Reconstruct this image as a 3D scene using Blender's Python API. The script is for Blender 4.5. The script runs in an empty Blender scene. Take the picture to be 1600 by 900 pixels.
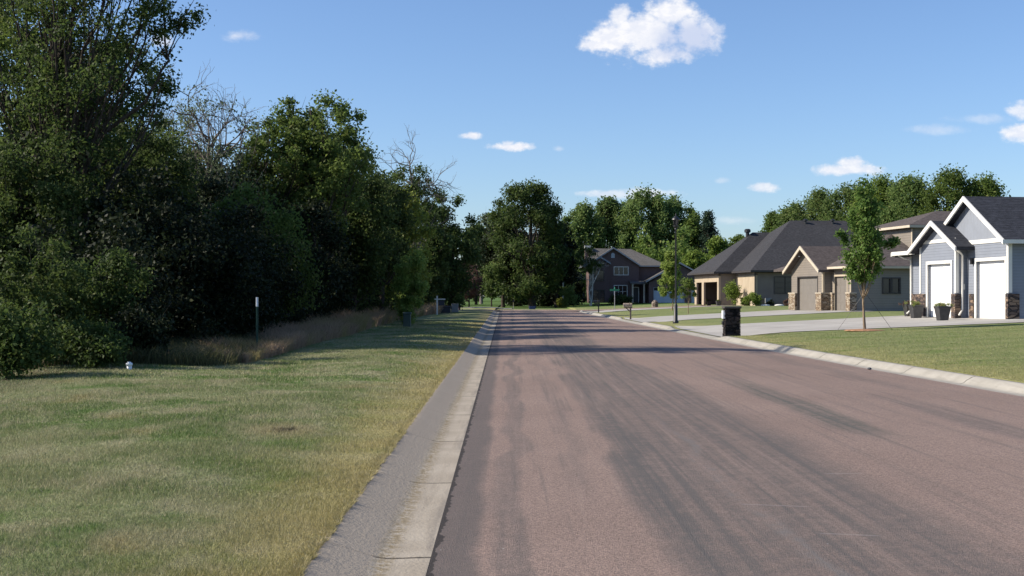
import bpy, math, random
import numpy as np
from mathutils import Vector
R = math.radians
random.seed(5)
sc = bpy.context.scene
COL = sc.collection
F = 1950.0; HZ = 462.0; CAMH = 1.6

# ------------------------------------------------------------------ camera
cam = bpy.data.cameras.new('camera'); camo = bpy.data.objects.new('camera', cam); COL.objects.link(camo)
camo.location = (0, 0, CAMH); camo.rotation_euler = (R(90), 0, 0)
cam.sensor_width = 36; cam.lens = 36 * F / 1600; cam.shift_y = (HZ - 450) / 1600
cam.clip_start = 0.1; cam.clip_end = 6000
sc.camera = camo
sc.view_settings.view_transform = 'Standard'; sc.view_settings.look = 'None'
sc.view_settings.exposure = 0.58; sc.view_settings.gamma = 1.0
sc.view_settings.use_curve_mapping = False
sc.cycles.max_bounces = 5; sc.cycles.diffuse_bounces = 3; sc.cycles.glossy_bounces = 2
sc.cycles.transmission_bounces = 4; sc.cycles.transparent_max_bounces = 6

# ------------------------------------------------------------------ node helper
class NT:
    def __init__(s, tree):
        s.t = tree; s.t.nodes.clear()
    def n(s, typ, **kw):
        nd = s.t.nodes.new(typ)
        for k, v in kw.items(): setattr(nd, k, v)
        return nd
    def put(s, sock, v):
        if isinstance(v, bpy.types.NodeSocket): s.t.links.new(v, sock)
        elif isinstance(v, (tuple, list)) and sock.type == 'RGBA' and len(v) == 3: sock.default_value = (*v, 1)
        else: sock.default_value = v
    def m(s, op, a, b=0.0, c=0.0, clamp=False):
        nd = s.n('ShaderNodeMath', operation=op, use_clamp=clamp)
        s.put(nd.inputs[0], a); s.put(nd.inputs[1], b); s.put(nd.inputs[2], c); return nd.outputs[0]
    def mix(s, f, a, b, bt='MIX'):
        nd = s.n('ShaderNodeMix', data_type='RGBA', blend_type=bt)
        s.put(nd.inputs[0], f); s.put(nd.inputs[6], a); s.put(nd.inputs[7], b); return nd.outputs[2]
    def noise(s, vec, scale, detail=3, rough=.55, dist=0.0):
        nd = s.n('ShaderNodeTexNoise'); s.put(nd.inputs['Vector'], vec)
        nd.inputs['Scale'].default_value = scale; nd.inputs['Detail'].default_value = detail
        nd.inputs['Roughness'].default_value = rough; nd.inputs['Distortion'].default_value = dist
        return nd.outputs[0]
    def sm(s, v, lo, hi, a=0.0, b=1.0):
        nd = s.n('ShaderNodeMapRange', interpolation_type='SMOOTHSTEP')
        s.put(nd.inputs[0], v); s.put(nd.inputs[1], lo); s.put(nd.inputs[2], hi); s.put(nd.inputs[3], a); s.put(nd.inputs[4], b)
        return nd.outputs[0]
    def vmul(s, v, k):
        nd = s.n('ShaderNodeVectorMath', operation='MULTIPLY'); s.put(nd.inputs[0], v); nd.inputs[1].default_value = k; return nd.outputs[0]
    def xyz(s, v):
        nd = s.n('ShaderNodeSeparateXYZ'); s.put(nd.inputs[0], v); return nd.outputs
    def comb(s, x, y, z):
        nd = s.n('ShaderNodeCombineXYZ'); s.put(nd.inputs[0], x); s.put(nd.inputs[1], y); s.put(nd.inputs[2], z); return nd.outputs[0]
    def bump(s, h, strength=.5, dist=.02):
        nd = s.n('ShaderNodeBump'); nd.inputs['Strength'].default_value = strength
        nd.inputs['Distance'].default_value = dist; s.put(nd.inputs['Height'], h); return nd.outputs[0]
    def out(s, col, rough=.8, spec=.3, normal=None, metal=0.0, trans=None):
        p = s.n('ShaderNodeBsdfPrincipled'); s.put(p.inputs['Base Color'], col); s.put(p.inputs['Roughness'], rough)
        p.inputs['Specular IOR Level'].default_value = spec; p.inputs['Metallic'].default_value = metal
        if normal: s.put(p.inputs['Normal'], normal)
        o = s.n('ShaderNodeOutputMaterial'); sh = p.outputs[0]
        if trans:
            tcol, f = trans
            t = s.n('ShaderNodeBsdfTranslucent'); s.put(t.inputs[0], tcol)
            mx = s.n('ShaderNodeMixShader'); mx.inputs[0].default_value = f
            s.t.links.new(sh, mx.inputs[1]); s.t.links.new(t.outputs[0], mx.inputs[2]); sh = mx.outputs[0]
        s.t.links.new(sh, o.inputs[0])

M = {}
def mat(name):
    m = bpy.data.materials.new(name); m.use_nodes = True; M[name] = m
    return NT(m.node_tree)
def wpos(t): return t.n('ShaderNodeNewGeometry').outputs['Position']
def opos(t): return t.n('ShaderNodeTexCoord').outputs['Object']
def isl(t): return t.n('ShaderNodeNewGeometry').outputs['Random Per Island']

def plain(name, c, rough=.7, spec=.3, var=.12, scale=3.0, metal=0.0):
    t = mat(name); n = t.noise(opos(t), scale, 4)
    dark = tuple(x * (1 - var) for x in c); lite = tuple(min(1, x * (1 + var)) for x in c)
    t.out(t.mix(t.sm(n, .3, .7), dark, lite), rough, spec, metal=metal)

plain('white_trim', (.66, .65, .61), .5, .3, .04)
plain('white_door', (.84, .84, .83), .45, .3, .01)
plain('cream_trim', (.48, .42, .33), .6, .3, .05)
plain('tan_trim', (.42, .36, .27), .6, .3, .05)
plain('dark_trim', (.05, .045, .045), .5, .3, .1)
plain('taupe_door', (.175, .16, .143), .5, .3, .04)
plain('house_trim_dull', (.22, .25, .29), .6, .3, .05)
plain('blue_white_door', (.42, .46, .52), .5, .3, .04)
plain('dark_door', (.03, .03, .035), .4, .4, .1)
plain('black_metal', (.012, .012, .014), .45, .5, .1)
plain('green_metal', (.03, .075, .055), .5, .4, .1)
plain('sign_green', (.02, .16, .09), .4, .4, .05)
plain('galvanised', (.35, .36, .37), .4, .5, .08, metal=.6)
plain('utility_green', (.04, .065, .055), .5, .4, .1)
plain('utility_grey', (.22, .23, .24), .5, .4, .1)
plain('utility_dark', (.03, .033, .045), .5, .4, .1)
plain('blue_plastic', (.02, .04, .12), .4, .5, .1)
plain('hydrant_red', (.05, .02, .018), .5, .4, .1)
plain('white_plastic', (.75, .78, .82), .4, .5, .03)
plain('pot_dark', (.035, .035, .037), .45, .5, .25, 6)
plain('old_wood', (.16, .13, .10), .85, .2, .25, 8)
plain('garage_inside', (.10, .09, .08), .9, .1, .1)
plain('mulch', (.30, .17, .10), .95, .1, .35, 14)
plain('clutter', (.22, .19, .17), .7, .2, .3, 3)
plain('cap_stone', (.07, .065, .065), .85, .2, .2, 10)
plain('potting_soil', (.04, .03, .02), .95, .1, .2, 10)
plain('interior_dim', (.03, .03, .032), .9, .1, .1)
plain('curtain', (.35, .35, .36), .9, .1, .1)
t = mat('glass_dark'); t.out((.015, .018, .025), .06, .6)
t = mat('lantern_glass'); t.out((.03, .03, .032), .15, .5)

def siding(name, c, pitch, axis=2, depth=.012, groove=.55):
    t = mat(name); p = opos(t); x = t.xyz(p)
    fr = t.m('FRACT', t.m('DIVIDE', x[axis], pitch))
    line = t.sm(fr, .0, .12)
    n = t.noise(t.vmul(p, (1, 1, 1)), 1.3, 4)
    fine = t.noise(t.vmul(p, (6, 6, 40)) if axis == 2 else t.vmul(p, (40, 40, 5)), 1.0, 2)
    base = t.mix(t.sm(n, .25, .75), tuple(v * .93 for v in c), tuple(v * 1.05 for v in c))
    base = t.mix(t.m('MULTIPLY', fine, .12), base, (.2, .2, .2))
    col = t.mix(line, tuple(v * groove for v in c), base)
    if axis == 2: h = t.m('SUBTRACT', 1.0, fr)
    else: h = t.sm(t.m('ABSOLUTE', t.m('SUBTRACT', fr, .5)), .38, .44)
    t.out(col, .6, .3, t.bump(h, .8, depth))
siding('blue_siding', (.205, .228, .272), .125)
siding('blue_batten', (.235, .258, .30), .3, axis=1, groove=.95)
siding('taupe_siding', (.198, .172, .144), .16)
siding('taupe_siding_side', (.22, .20, .18), .16)
t = mat('tan_stucco'); p = opos(t); n = t.noise(p, 1.1, 4); n2 = t.noise(p, 40, 2)
t.out(t.mix(t.sm(n, .3, .7), (.345, .285, .21), (.40, .335, .25)), .9, .1, t.bump(n2, .3, .01))
t = mat('brown_stucco'); p = opos(t); n = t.noise(p, 1.1, 4); n2 = t.noise(p, 40, 2)
t.out(t.mix(t.sm(n, .3, .7), (.175, .15, .135), (.205, .178, .158)), .9, .1, t.bump(n2, .3, .01))

def stone(name, cols, scale=(3.2, 3.2, 9)):
    t = mat(name); p = t.vmul(opos(t), scale)
    v = t.n('ShaderNodeTexVoronoi', distance='CHEBYCHEV'); t.put(v.inputs['Vector'], p); v.inputs['Scale'].default_value = 1
    v2 = t.n('ShaderNodeTexVoronoi', feature='DISTANCE_TO_EDGE'); t.put(v2.inputs['Vector'], p); v2.inputs['Scale'].default_value = 1
    cx = t.n('ShaderNodeSeparateColor'); t.put(cx.inputs[0], v.outputs['Color'])
    c = t.mix(t.sm(cx.outputs[0], .3, .6), cols[0], cols[1]); c = t.mix(t.sm(cx.outputs[1], .6, .7), c, cols[2])
    n = t.noise(opos(t), 14, 4); c = t.mix(t.m('MULTIPLY', n, .45), c, tuple(k * .4 for k in cols[1]))
    e = t.sm(v2.outputs[0], .0, .09); c = t.mix(e, tuple(k * .25 for k in cols[1]), c)
    hh = t.m('ADD', t.m('MULTIPLY', e, .5), t.m('ADD', t.m('MULTIPLY', cx.outputs[2], .5), t.m('MULTIPLY', n, .3)))
    t.out(c, .85, .2, t.bump(hh, 1.0, .05))
stone('tan_stone', ((.34, .27, .19), (.24, .175, .12), (.42, .36, .28)))
stone('dark_stone', ((.15, .11, .09), (.07, .06, .06), (.28, .20, .14)))
stone('pillar_stone', ((.035, .03, .032), (.018, .017, .02), (.06, .045, .042)), (4, 4, 9))
stone('pillar_tan', ((.30, .25, .2), (.2, .15, .12), (.36, .3, .25)), (4, 4, 9))

def shingle(name, c):
    t = mat(name); p = opos(t); x = t.xyz(p)
    n = t.noise(t.vmul(p, (4, 4, 12)), 1.0, 3, .7); n2 = t.noise(p, .45, 3); n3 = t.noise(p, 22, 2)
    row = t.sm(t.m('FRACT', t.m('DIVIDE', x[2], .085)), .0, .25)
    col = t.mix(t.sm(n, .3, .7), tuple(v * .68 for v in c), tuple(v * 1.3 for v in c))
    col = t.mix(t.m('MULTIPLY', t.sm(n2, .35, .7), .35), col, tuple(v * .75 for v in c))
    col = t.mix(row, t.mix(.45, col, (0, 0, 0)), col)
    t.out(col, .9, .15, t.bump(t.m('ADD', n3, row), .6, .02))
shingle('shingle_charcoal', (.037, .040, .050))
shingle('shingle_slate', (.046, .046, .050))
shingle('shingle_brown', (.098, .083, .078))
shingle('shingle_grey', (.115, .11, .105))
t = mat('brick'); p = opos(t); b = t.n('ShaderNodeTexBrick'); 
xx = t.xyz(p); t.put(b.inputs['Vector'], t.comb(t.m('ADD', xx[0], xx[1]), xx[2], 0.0))
b.inputs['Scale'].default_value = 4; b.inputs['Color1'].default_value = (.13, .082, .08, 1); b.inputs['Color2'].default_value = (.095, .065, .066, 1)
b.inputs['Mortar'].default_value = (.2, .17, .16, 1); b.inputs['Mortar Size'].default_value = .02
t.out(t.mix(t.m('MULTIPLY', t.noise(p, 2, 4), .5), b.outputs[0], (.12, .08, .075)), .9, .1)
t = mat('old_mailbox'); t.out(t.mix(t.sm(t.noise(opos(t), 9, 4), .35, .6), (.22, .17, .13), (.36, .30, .24)), .8, .2)

# bark
def bark(name, a, b):
    t = mat(name); p = opos(t); n = t.noise(t.vmul(p, (5, 5, 1.2)), 2.5, 5, .65)
    t.out(t.mix(t.sm(n, .35, .65), a, b), .95, .1, t.bump(n, .8, .04))
bark('bark_dark', (.035, .028, .022), (.085, .072, .06))
bark('bark_grey', (.10, .088, .078), (.24, .215, .19))
bark('bark_young', (.17, .12, .08), (.30, .23, .16))
bark('bark_birch', (.30, .29, .27), (.62, .60, .57))

def leaf(name, a, b, c, tr=.35, pc=.9):
    t = mat(name); i = isl(t); n = t.noise(wpos(t), .8, 3)
    col = t.mix(t.m('ADD', t.m('MULTIPLY', i, .35), t.m('MULTIPLY', t.sm(n, .36, .64), .65)), a, b)
    orr = t.n('ShaderNodeObjectInfo').outputs['Random']
    hs = t.n('ShaderNodeHueSaturation'); t.put(hs.inputs['Hue'], t.m('ADD', .487, t.m('MULTIPLY', orr, .022))); t.put(hs.inputs['Value'], t.m('ADD', .82, t.m('MULTIPLY', t.m('FRACT', t.m('MULTIPLY', orr, 7.3)), .4)))
    t.put(hs.inputs['Color'], col); col = hs.outputs[0]
    col = t.mix(t.sm(i, pc, pc + .05), col, c)
    tc = t.mix(.5, col, tuple(min(1, v * 1.6) for v in b))
    t.out(col, .6, .16, trans=(tc, tr))
leaf('leaf_mid', (.046, .078, .016), (.130, .185, .045), (.18, .20, .06), .45)
leaf('leaf_dark', (.024, .044, .012), (.076, .112, .030), (.13, .15, .045), .4)
leaf('leaf_deep', (.006, .011, .005), (.020, .030, .011), (.05, .06, .022), .2)  # deep shade of the wood is painted in as near-black leaf colour
leaf('leaf_bright', (.08, .135, .024), (.16, .225, .045), (.19, .23, .07))
leaf('leaf_yellow', (.11, .14, .022), (.20, .23, .045), (.19, .20, .06))
leaf('leaf_lime', (.14, .20, .04), (.24, .32, .08), (.3, .34, .12), .45)  # raised leaf tones put sunlight into the colour of the small shaded tree
leaf('leaf_silver', (.075, .105, .05), (.125, .155, .09), (.2, .22, .14), .3)
leaf('leaf_maple', (.055, .105, .022), (.125, .20, .05), (.2, .24, .07), .45)
leaf('leaf_cotton', (.068, .115, .032), (.14, .20, .062), (.19, .21, .08), .45)
leaf('leaf_conifer', (.018, .038, .022), (.034, .06, .034), (.05, .08, .04), .15)
leaf('leaf_purple', (.075, .045, .040), (.15, .095, .075), (.16, .15, .07), .3)
leaf('flower_green', (.14, .19, .05), (.22, .26, .09), (.40, .28, .12), .3)

# lawn colours -------------------------------------------------------------
def lawncol(t, left=True, litter=True):
    p = wpos(t); x = t.xyz(p)
    n1 = t.noise(p, .33, 4, .6); n2 = t.noise(t.vmul(p, (1, .6, 1)), 1.4, 4, .65); n3 = t.noise(p, 8, 3)
    col = t.mix(t.sm(n1, .38, .62), (.115, .162, .052), (.225, .238, .122))
    col = t.mix(t.sm(n2, .44, .66), col, (.26, .255, .15))
    hx = t.m('MULTIPLY', t.m('ADD', x[0], 2.45), 1.6); hy = t.m('MULTIPLY', t.m('SUBTRACT', x[1], 13.5), .8)
    hd = t.m('ADD', t.m('SQRT', t.m('ADD', t.m('MULTIPLY', hx, hx), t.m('MULTIPLY', hy, hy))), t.m('MULTIPLY', n3, .5))
    col = t.mix(t.sm(hd, .5, 1.1, .7, 0), col, (.30, .26, .15)); col = t.mix(t.sm(hd, .36, .5, .95, 0), col, (.04, .036, .025))
    n4 = t.noise(p, .8, 3, .6)
    col = t.mix(t.m('MULTIPLY', t.sm(n4, .52, .66), .8), col, (.085, .155, .034))
    col = t.mix(t.m('MULTIPLY', t.sm(t.noise(t.vmul(p, (1.3, .9, 1)), .55, 4, .7), .56, .70), .5), col, (.30, .25, .125))
    # dry strip beside the left kerb
    d = t.m('SUBTRACT', t.m('SUBTRACT', -1.15, t.m('MULTIPLY', x[1], .0062)), x[0])
    dry = t.m('MULTIPLY', t.sm(t.m('ADD', d, t.m('MULTIPLY', n2, 1.7)), .75, 2.1, 1.0, 0.0), t.sm(d, -1.0, -.2))
    col = t.mix(t.m('MULTIPLY', dry, .75), col, (.33, .275, .125))
    dr = t.m('SUBTRACT', x[0], t.m('SUBTRACT', 8.9, t.m('MULTIPLY', x[1], .013)))
    right = t.sm(x[0], 5.0, 6.0)
    mow = t.sm(t.m('SINE', t.m('MULTIPLY', t.m('ADD', x[1], t.m('MULTIPLY', n1, 2)), 2.6)), -.5, .5)
    rcol = t.mix(t.m('MULTIPLY', mow, .5), (.195, .22, .092), (.145, .18, .066))
    rcol = t.mix(t.sm(t.m('ADD', dr, t.m('MULTIPLY', n2, 3)), 1.2, 4.0, .55, 0.0), rcol, (.32, .29, .13))
    rcol = t.mix(t.m('MULTIPLY', t.sm(n1, .5, .7), .45), rcol, (.25, .25, .11))
    rcol = t.mix(t.m('MULTIPLY', t.sm(n4, .55, .66), .6), rcol, (.12, .175, .045))
    col = t.mix(right, col, rcol)
    return col, p, x, n1, n2, n3
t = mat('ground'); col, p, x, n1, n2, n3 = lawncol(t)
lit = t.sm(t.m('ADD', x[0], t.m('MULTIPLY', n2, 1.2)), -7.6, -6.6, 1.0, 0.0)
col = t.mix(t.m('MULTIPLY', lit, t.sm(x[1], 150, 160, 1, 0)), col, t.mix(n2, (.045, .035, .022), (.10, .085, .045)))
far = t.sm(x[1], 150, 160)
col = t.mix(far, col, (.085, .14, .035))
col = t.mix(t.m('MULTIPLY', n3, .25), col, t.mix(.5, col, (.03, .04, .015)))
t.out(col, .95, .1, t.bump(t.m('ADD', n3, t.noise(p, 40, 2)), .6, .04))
t = mat('lawn_blade'); col, p, x, n1, n2, n3 = lawncol(t); i = isl(t)
col = t.mix(t.m('MULTIPLY', i, .6), col, t.mix(1.0, col, (1.6, 1.5, 1.35), 'MULTIPLY'))
col = t.mix(t.sm(i, .86, .9), col, (.36, .31, .20))
t.out(col, .6, .25, trans=(col, .3))
t = mat('dry_grass'); i = isl(t); n = t.noise(wpos(t), .35, 3)
c = t.mix(i, (.25, .175, .12), (.42, .31, .21)); c = t.mix(t.sm(n, .45, .6), c, t.mix(i, (.22, .19, .08), (.40, .33, .16)))
t.out(c, .8, .15, trans=(c, .35))
t = mat('weed_grass'); i = isl(t); c = t.mix(i, (.06, .075, .03), (.15, .14, .07)); t.out(c, .8, .15, trans=(c, .3))

# asphalt -------------------------------------------------------------------
t = mat('asphalt'); p = wpos(t); x = t.xyz(p)
sx = t.noise(t.vmul(p, (1.5, .028, 1)), 1.6, 5, .6); st2 = t.noise(t.vmul(p, (4.0, .06, 1)), 2.2, 5, .68)
big = t.noise(p, .25, 4, .6); gr = t.noise(p, 70, 2, .8); gr2 = t.noise(p, 190, 1, .8); mid = t.noise(p, 6, 4, .7)
vor = t.n('ShaderNodeTexVoronoi'); t.put(vor.inputs['Vector'], p); vor.inputs['Scale'].default_value = 110
col = t.mix(t.sm(big, .3, .7), (.238, .180, .152), (.278, .212, .180))
col = t.mix(t.sm(t.xyz(vor.outputs['Color'])[0], .1, .9), t.mix(1.0, col, (.66, .64, .64), 'MULTIPLY'), t.mix(1.0, col, (1.3, 1.24, 1.2), 'MULTIPLY'))
wob = t.m('MULTIPLY', t.m('SUBTRACT', t.noise(t.comb(0.0, x[1], 0.0), .16, 3), .5), 1.1)
xw = t.m('ADD', x[0], wob)
def band(c, hw, soft, y0=None, y1=None, ys=2.0):
    d = t.m('ABSOLUTE', t.m('SUBTRACT', xw, c)); f = t.sm(d, hw, hw + soft, 1.0, 0.0)
    if y0 is not None: f = t.m('MULTIPLY', f, t.sm(x[1], y0, y0 + ys))
    if y1 is not None: f = t.m('MULTIPLY', f, t.sm(x[1], y1 - ys * 2, y1 + ys, 1.0, 0.0))
    return f
grey = (.094, .090, .086)
mott = t.sm(t.m('ADD', t.m('MULTIPLY', st2, .6), t.m('MULTIPLY', mid, .4)), .40, .60)
def lay(f, k, c=grey):
    global col
    col = t.mix(t.m('MULTIPLY', t.m('MULTIPLY', f, k), t.m('ADD', t.m('MULTIPLY', mott, .55), .45)), col, c)
lay(band(1.95, .70, .35), .72)
lay(band(1.15, .10, .18, 4, 24), .6)
lay(band(2.9, .06, .3, 3, 26), .45)
lay(band(.02, .07, .09), .55)
lay(band(.62, .03, .16, 9, 40), .30)
lay(band(4.05, .16, .22, 13, 24), .75, (.075, .085, .075))
lay(band(5.75, .14, .3, 11.5, 19), .6)
lay(band(6.7, .1, .3, 20, 45), .35)
lay(t.sm(st2, .53, .68), .38)
lay(t.sm(sx, .55, .70), .36)
col = t.mix(t.m('MULTIPLY', t.sm(st2, .30, .42, 1, 0), .3), col, (.33, .26, .22))
# pale drag mark inside the dark lane and short scratches
col = t.mix(t.m('MULTIPLY', band(1.83, .015, .07, 3, 16), t.m('MULTIPLY', mott, .55)), col, (.20, .185, .175))
for (cx_, cy_, ang, ln, w) in ((1.95, 9.3, .10, .30, .006), (2.2, 8.15, .1, .22, .007), (5.6, 13.0, -.08, .5, .007), (6.3, 12.3, .03, .6, .006), (2.9, 10.9, .0, .2, .006)):
    dy = t.m('SUBTRACT', x[1], t.m('ADD', cy_, t.m('MULTIPLY', t.m('SUBTRACT', x[0], cx_), -ang * 3)))
    f = t.m('MULTIPLY', t.sm(t.m('ABSOLUTE', dy), w, w * 3.5, 1, 0), t.sm(t.m('ABSOLUTE', t.m('SUBTRACT', x[0], cx_)), ln * .6, ln, 1, 0))
    col = t.mix(t.m('MULTIPLY', f, .35), col, (.36, .33, .31))
# dark sealed strip and open joint at the left gutter
dl = t.m('SUBTRACT', x[0], t.m('SUBTRACT', -.45, t.m('MULTIPLY', x[1], .0062)))
col = t.mix(t.m('MULTIPLY', t.sm(t.m('ADD', dl, t.m('ADD', t.m('MULTIPLY', t.m('SUBTRACT', mid, .5), .06), t.m('MULTIPLY', t.m('SUBTRACT', t.noise(p, .6, 3), .5), .22))), .22, .34, 1.0, 0.0), .75), col, t.mix(mid, (.085, .078, .074), (.125, .110, .102)))
cr = t.noise(t.comb(0.0, t.m('MULTIPLY', x[1], 1.0), 0.0), 3.0, 5, .7)
wd = t.m('ADD', .010, t.m('MULTIPLY', t.sm(cr, .35, .7), .05))
col = t.mix(t.m('MULTIPLY', t.sm(dl, wd, t.m('ADD', wd, .008), 1.0, 0.0), .85), col, (.03, .026, .023))
# grit specks
v2 = t.n('ShaderNodeTexVoronoi'); t.put(v2.inputs['Vector'], p); v2.inputs['Scale'].default_value = 7
col = t.mix(t.m('MULTIPLY', t.sm(v2.outputs['Distance'], .03, .06, 1.0, 0.0), t.sm(t.xyz(v2.outputs['Color'])[1], .90, .92)), col, (.5, .48, .45))
t.out(col, .88, .25, t.bump(t.m('ADD', t.m('MULTIPLY', gr, .7), t.m('ADD', gr2, t.m('MULTIPLY', vor.outputs['Distance'], .7))), .8, .012))

def concrete(name, a, b, joint=True, side='left'):
    t = mat(name); p = wpos(t); x = t.xyz(p)
    n = t.noise(p, 1.6, 5, .6); n2 = t.noise(p, 30, 3, .7); s = t.noise(t.vmul(p, (5, .35, 1)), 2.0, 4)
    col = t.mix(t.sm(n, .3, .7), a, b); col = t.mix(t.m('MULTIPLY', t.sm(s, .5, .75), .45), col, tuple(v * .62 for v in a))
    col = t.mix(t.m('MULTIPLY', n2, .35), col, tuple(v * .65 for v in a))
    if joint:
        fr = t.m('ABSOLUTE', t.m('SUBTRACT', t.m('FRACT', t.m('DIVIDE', t.m('ADD', x[1], t.m('MULTIPLY', t.m('SUBTRACT', t.noise(p, 3, 3), .5), .12)), 3.05)), .5))
        col = t.mix(t.m('MULTIPLY', t.sm(fr, .002, .0085, 1.0, 0.0), .95), col, (.03, .028, .025))
    if side == 'left':
        dl = t.m('SUBTRACT', x[0], t.m('SUBTRACT', -.45, t.m('MULTIPLY', x[1], .0062)))
        dn = t.m('ADD', dl, t.m('MULTIPLY', t.m('SUBTRACT', n2, .5), .12))
        # kerb face tone is lightened and warmed against its blue low-sun shade; the gutter is tan with a line of washed-in debris
        col = t.mix(t.m('MULTIPLY', t.sm(dn, -.37, -.32), .9), t.mix(.7, t.mix(s, col, (.24, .21, .175)), (.36, .305, .24)), col)
        deb = t.m('MULTIPLY', t.sm(t.m('ABSOLUTE', t.m('ADD', dn, .275)), .0, .10, 1, 0), t.sm(t.noise(p, 14, 4, .75), .42, .56))
        col = t.mix(t.m('MULTIPLY', deb, .8), col, t.mix(n2, (.12, .10, .06), (.28, .22, .13)))
        col = t.mix(t.m('MULTIPLY', t.sm(dn, -.10, -.0, 0, 1), t.m('MULTIPLY', t.sm(s, .4, .6), .5)), col, (.17, .155, .14))
    t.out(col, .97, .04, t.bump(n2, .8, .01))
concrete('kerb_concrete_left', (.30, .265, .215), (.385, .345, .285))
concrete('kerb_concrete', (.30, .285, .25), (.38, .36, .32), side='right')
t = mat('driveway_concrete'); p = wpos(t); x = t.xyz(p); n = t.noise(p, .5, 4, .6); n2 = t.noise(p, 25, 3)
col = t.mix(t.sm(n, .3, .7), (.33, .315, .29), (.41, .395, .365)); col = t.mix(t.m('MULTIPLY', n2, .25), col, (.24, .23, .21))
f1 = t.m('ABSOLUTE', t.m('SUBTRACT', t.m('FRACT', t.m('DIVIDE', x[0], 3.2)), .5)); f2 = t.m('ABSOLUTE', t.m('SUBTRACT', t.m('FRACT', t.m('DIVIDE', x[1], 3.6)), .5))
j = t.m('MAXIMUM', t.sm(f1, 0, .008, 1, 0), t.sm(f2, 0, .008, 1, 0)); col = t.mix(t.m('MULTIPLY', j, .6), col, (.12, .11, .1)); col = t.mix(t.m('MULTIPLY', t.sm(t.noise(t.vmul(p, (.25, 1.6, 1)), 1.2, 4, .65), .5, .68), .3), col, (.20, .19, .17))
t.out(col, .9, .2)

# ------------------------------------------------------------------ mesh helpers
class MB:
    def __init__(s): s.v = []; s.f = []
    def poly(s, pts, faces):
        o = len(s.v); s.v += [tuple(p) for p in pts]; s.f += [tuple(i + o for i in f) for f in faces]
    def box(s, x0, x1, y0, y1, z0, z1):
        if x1 <= x0 or y1 <= y0 or z1 <= z0: return
        s.poly([(x0, y0, z0), (x1, y0, z0), (x1, y1, z0), (x0, y1, z0), (x0, y0, z1), (x1, y0, z1), (x1, y1, z1), (x0, y1, z1)],
               [(0, 3, 2, 1), (4, 5, 6, 7), (0, 1, 5, 4), (1, 2, 6, 5), (2, 3, 7, 6), (3, 0, 4, 7)])
    def fbox(s, face, pl, a0, a1, z0, z1, d0, d1):
        if face == 'x': s.box(pl + d0, pl + d1, a0, a1, z0, z1)
        else: s.box(a0, a1, pl + d0, pl + d1, z0, z1)
    def slab(s, pts, th):                                   # polygon thickened downwards
        n = len(pts); lo = [(p[0], p[1], p[2] - th) for p in pts]
        s.poly(list(pts) + lo, [tuple(range(n)), tuple(range(2 * n - 1, n - 1, -1))] + [(i, i + n, (i + 1) % n + n, (i + 1) % n) for i in range(n)])
    def prism(s, pts2, axis, a0, a1):                       # 2D outline extruded along x or y
        n = len(pts2)
        P = lambda q, a: (a, q[0], q[1]) if axis == 'x' else (q[0], a, q[1])
        s.poly([P(q, a0) for q in pts2] + [P(q, a1) for q in pts2],
               [tuple(range(n)), tuple(range(2 * n - 1, n - 1, -1))] + [(i, i + n, (i + 1) % n + n, (i + 1) % n) for i in range(n)])
    def beam(s, p, q, w, h):                                # rectangular bar, h measured vertically
        p = Vector(p); q = Vector(q); d = (q - p); side = Vector((-d.y, d.x, 0))
        side = side.normalized() * w / 2 if side.length > 1e-6 else Vector((w / 2, 0, 0))
        up = Vector((0, 0, h / 2)); pts = []
        for c in (p, q): pts += [c - side - up, c + side - up, c + side + up, c - side + up]
        s.poly(pts, [(0, 1, 2, 3), (7, 6, 5, 4), (0, 4, 5, 1), (1, 5, 6, 2), (2, 6, 7, 3), (3, 7, 4, 0)])
    def tube(s, pts, rad, sides=8, cap=True):
        pts = [Vector(p) for p in pts]; n = len(pts); o = len(s.v)
        if not hasattr(rad, '__len__'): rad = [rad] * n
        ref = Vector((.31, .87, .11))
        for i, p in enumerate(pts):
            d = (pts[min(i + 1, n - 1)] - pts[max(i - 1, 0)]).normalized()
            a = d.cross(ref)
            if a.length < .1: a = d.cross(Vector((1, 0, .2)))
            a.normalize(); b = d.cross(a)
            for k in range(sides):
                w = 2 * math.pi * k / sides
                s.v.append(tuple(p + (a * math.cos(w) + b * math.sin(w)) * rad[i]))
        for i in range(n - 1):
            for k in range(sides):
                s.f.append((o + i * sides + k, o + i * sides + (k + 1) % sides, o + (i + 1) * sides + (k + 1) % sides, o + (i + 1) * sides + k))
        if cap:
            s.f.append(tuple(o + k for k in range(sides))[::-1]); s.f.append(tuple(o + (n - 1) * sides + k for k in range(sides)))
    def lathe(s, prof, x=0, y=0, z=0, sides=20, sq=None):   # prof: (r, z); sq=4 makes a square section
        n = sides if not sq else sq; o = len(s.v); off = math.pi / 4 if sq else 0
        for (r, h) in prof:
            for k in range(n):
                a = 2 * math.pi * k / n + off; s.v.append((x + r * math.cos(a), y + r * math.sin(a), z + h))
        for i in range(len(prof) - 1):
            for k in range(n):
                s.f.append((o + i * n + k, o + i * n + (k + 1) % n, o + (i + 1) * n + (k + 1) % n, o + (i + 1) * n + k))
        s.f.append(tuple(o + k for k in range(n))[::-1]); s.f.append(tuple(o + (len(prof) - 1) * n + k for k in range(n)))
    def build(s, name, m, parent=None, smooth=False, bevel=0):
        me = bpy.data.meshes.new(name); me.from_pydata(s.v, [], s.f); me.materials.append(M[m])
        if smooth: me.polygons.foreach_set('use_smooth', [True] * len(me.polygons))
        me.update()
        o = bpy.data.objects.new(name, me); COL.objects.link(o)
        if parent: o.parent = parent
        if bevel:
            b = o.modifiers.new('bevel', 'BEVEL'); b.width = bevel; b.segments = 2; b.limit_method = 'ANGLE'
        return o
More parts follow.
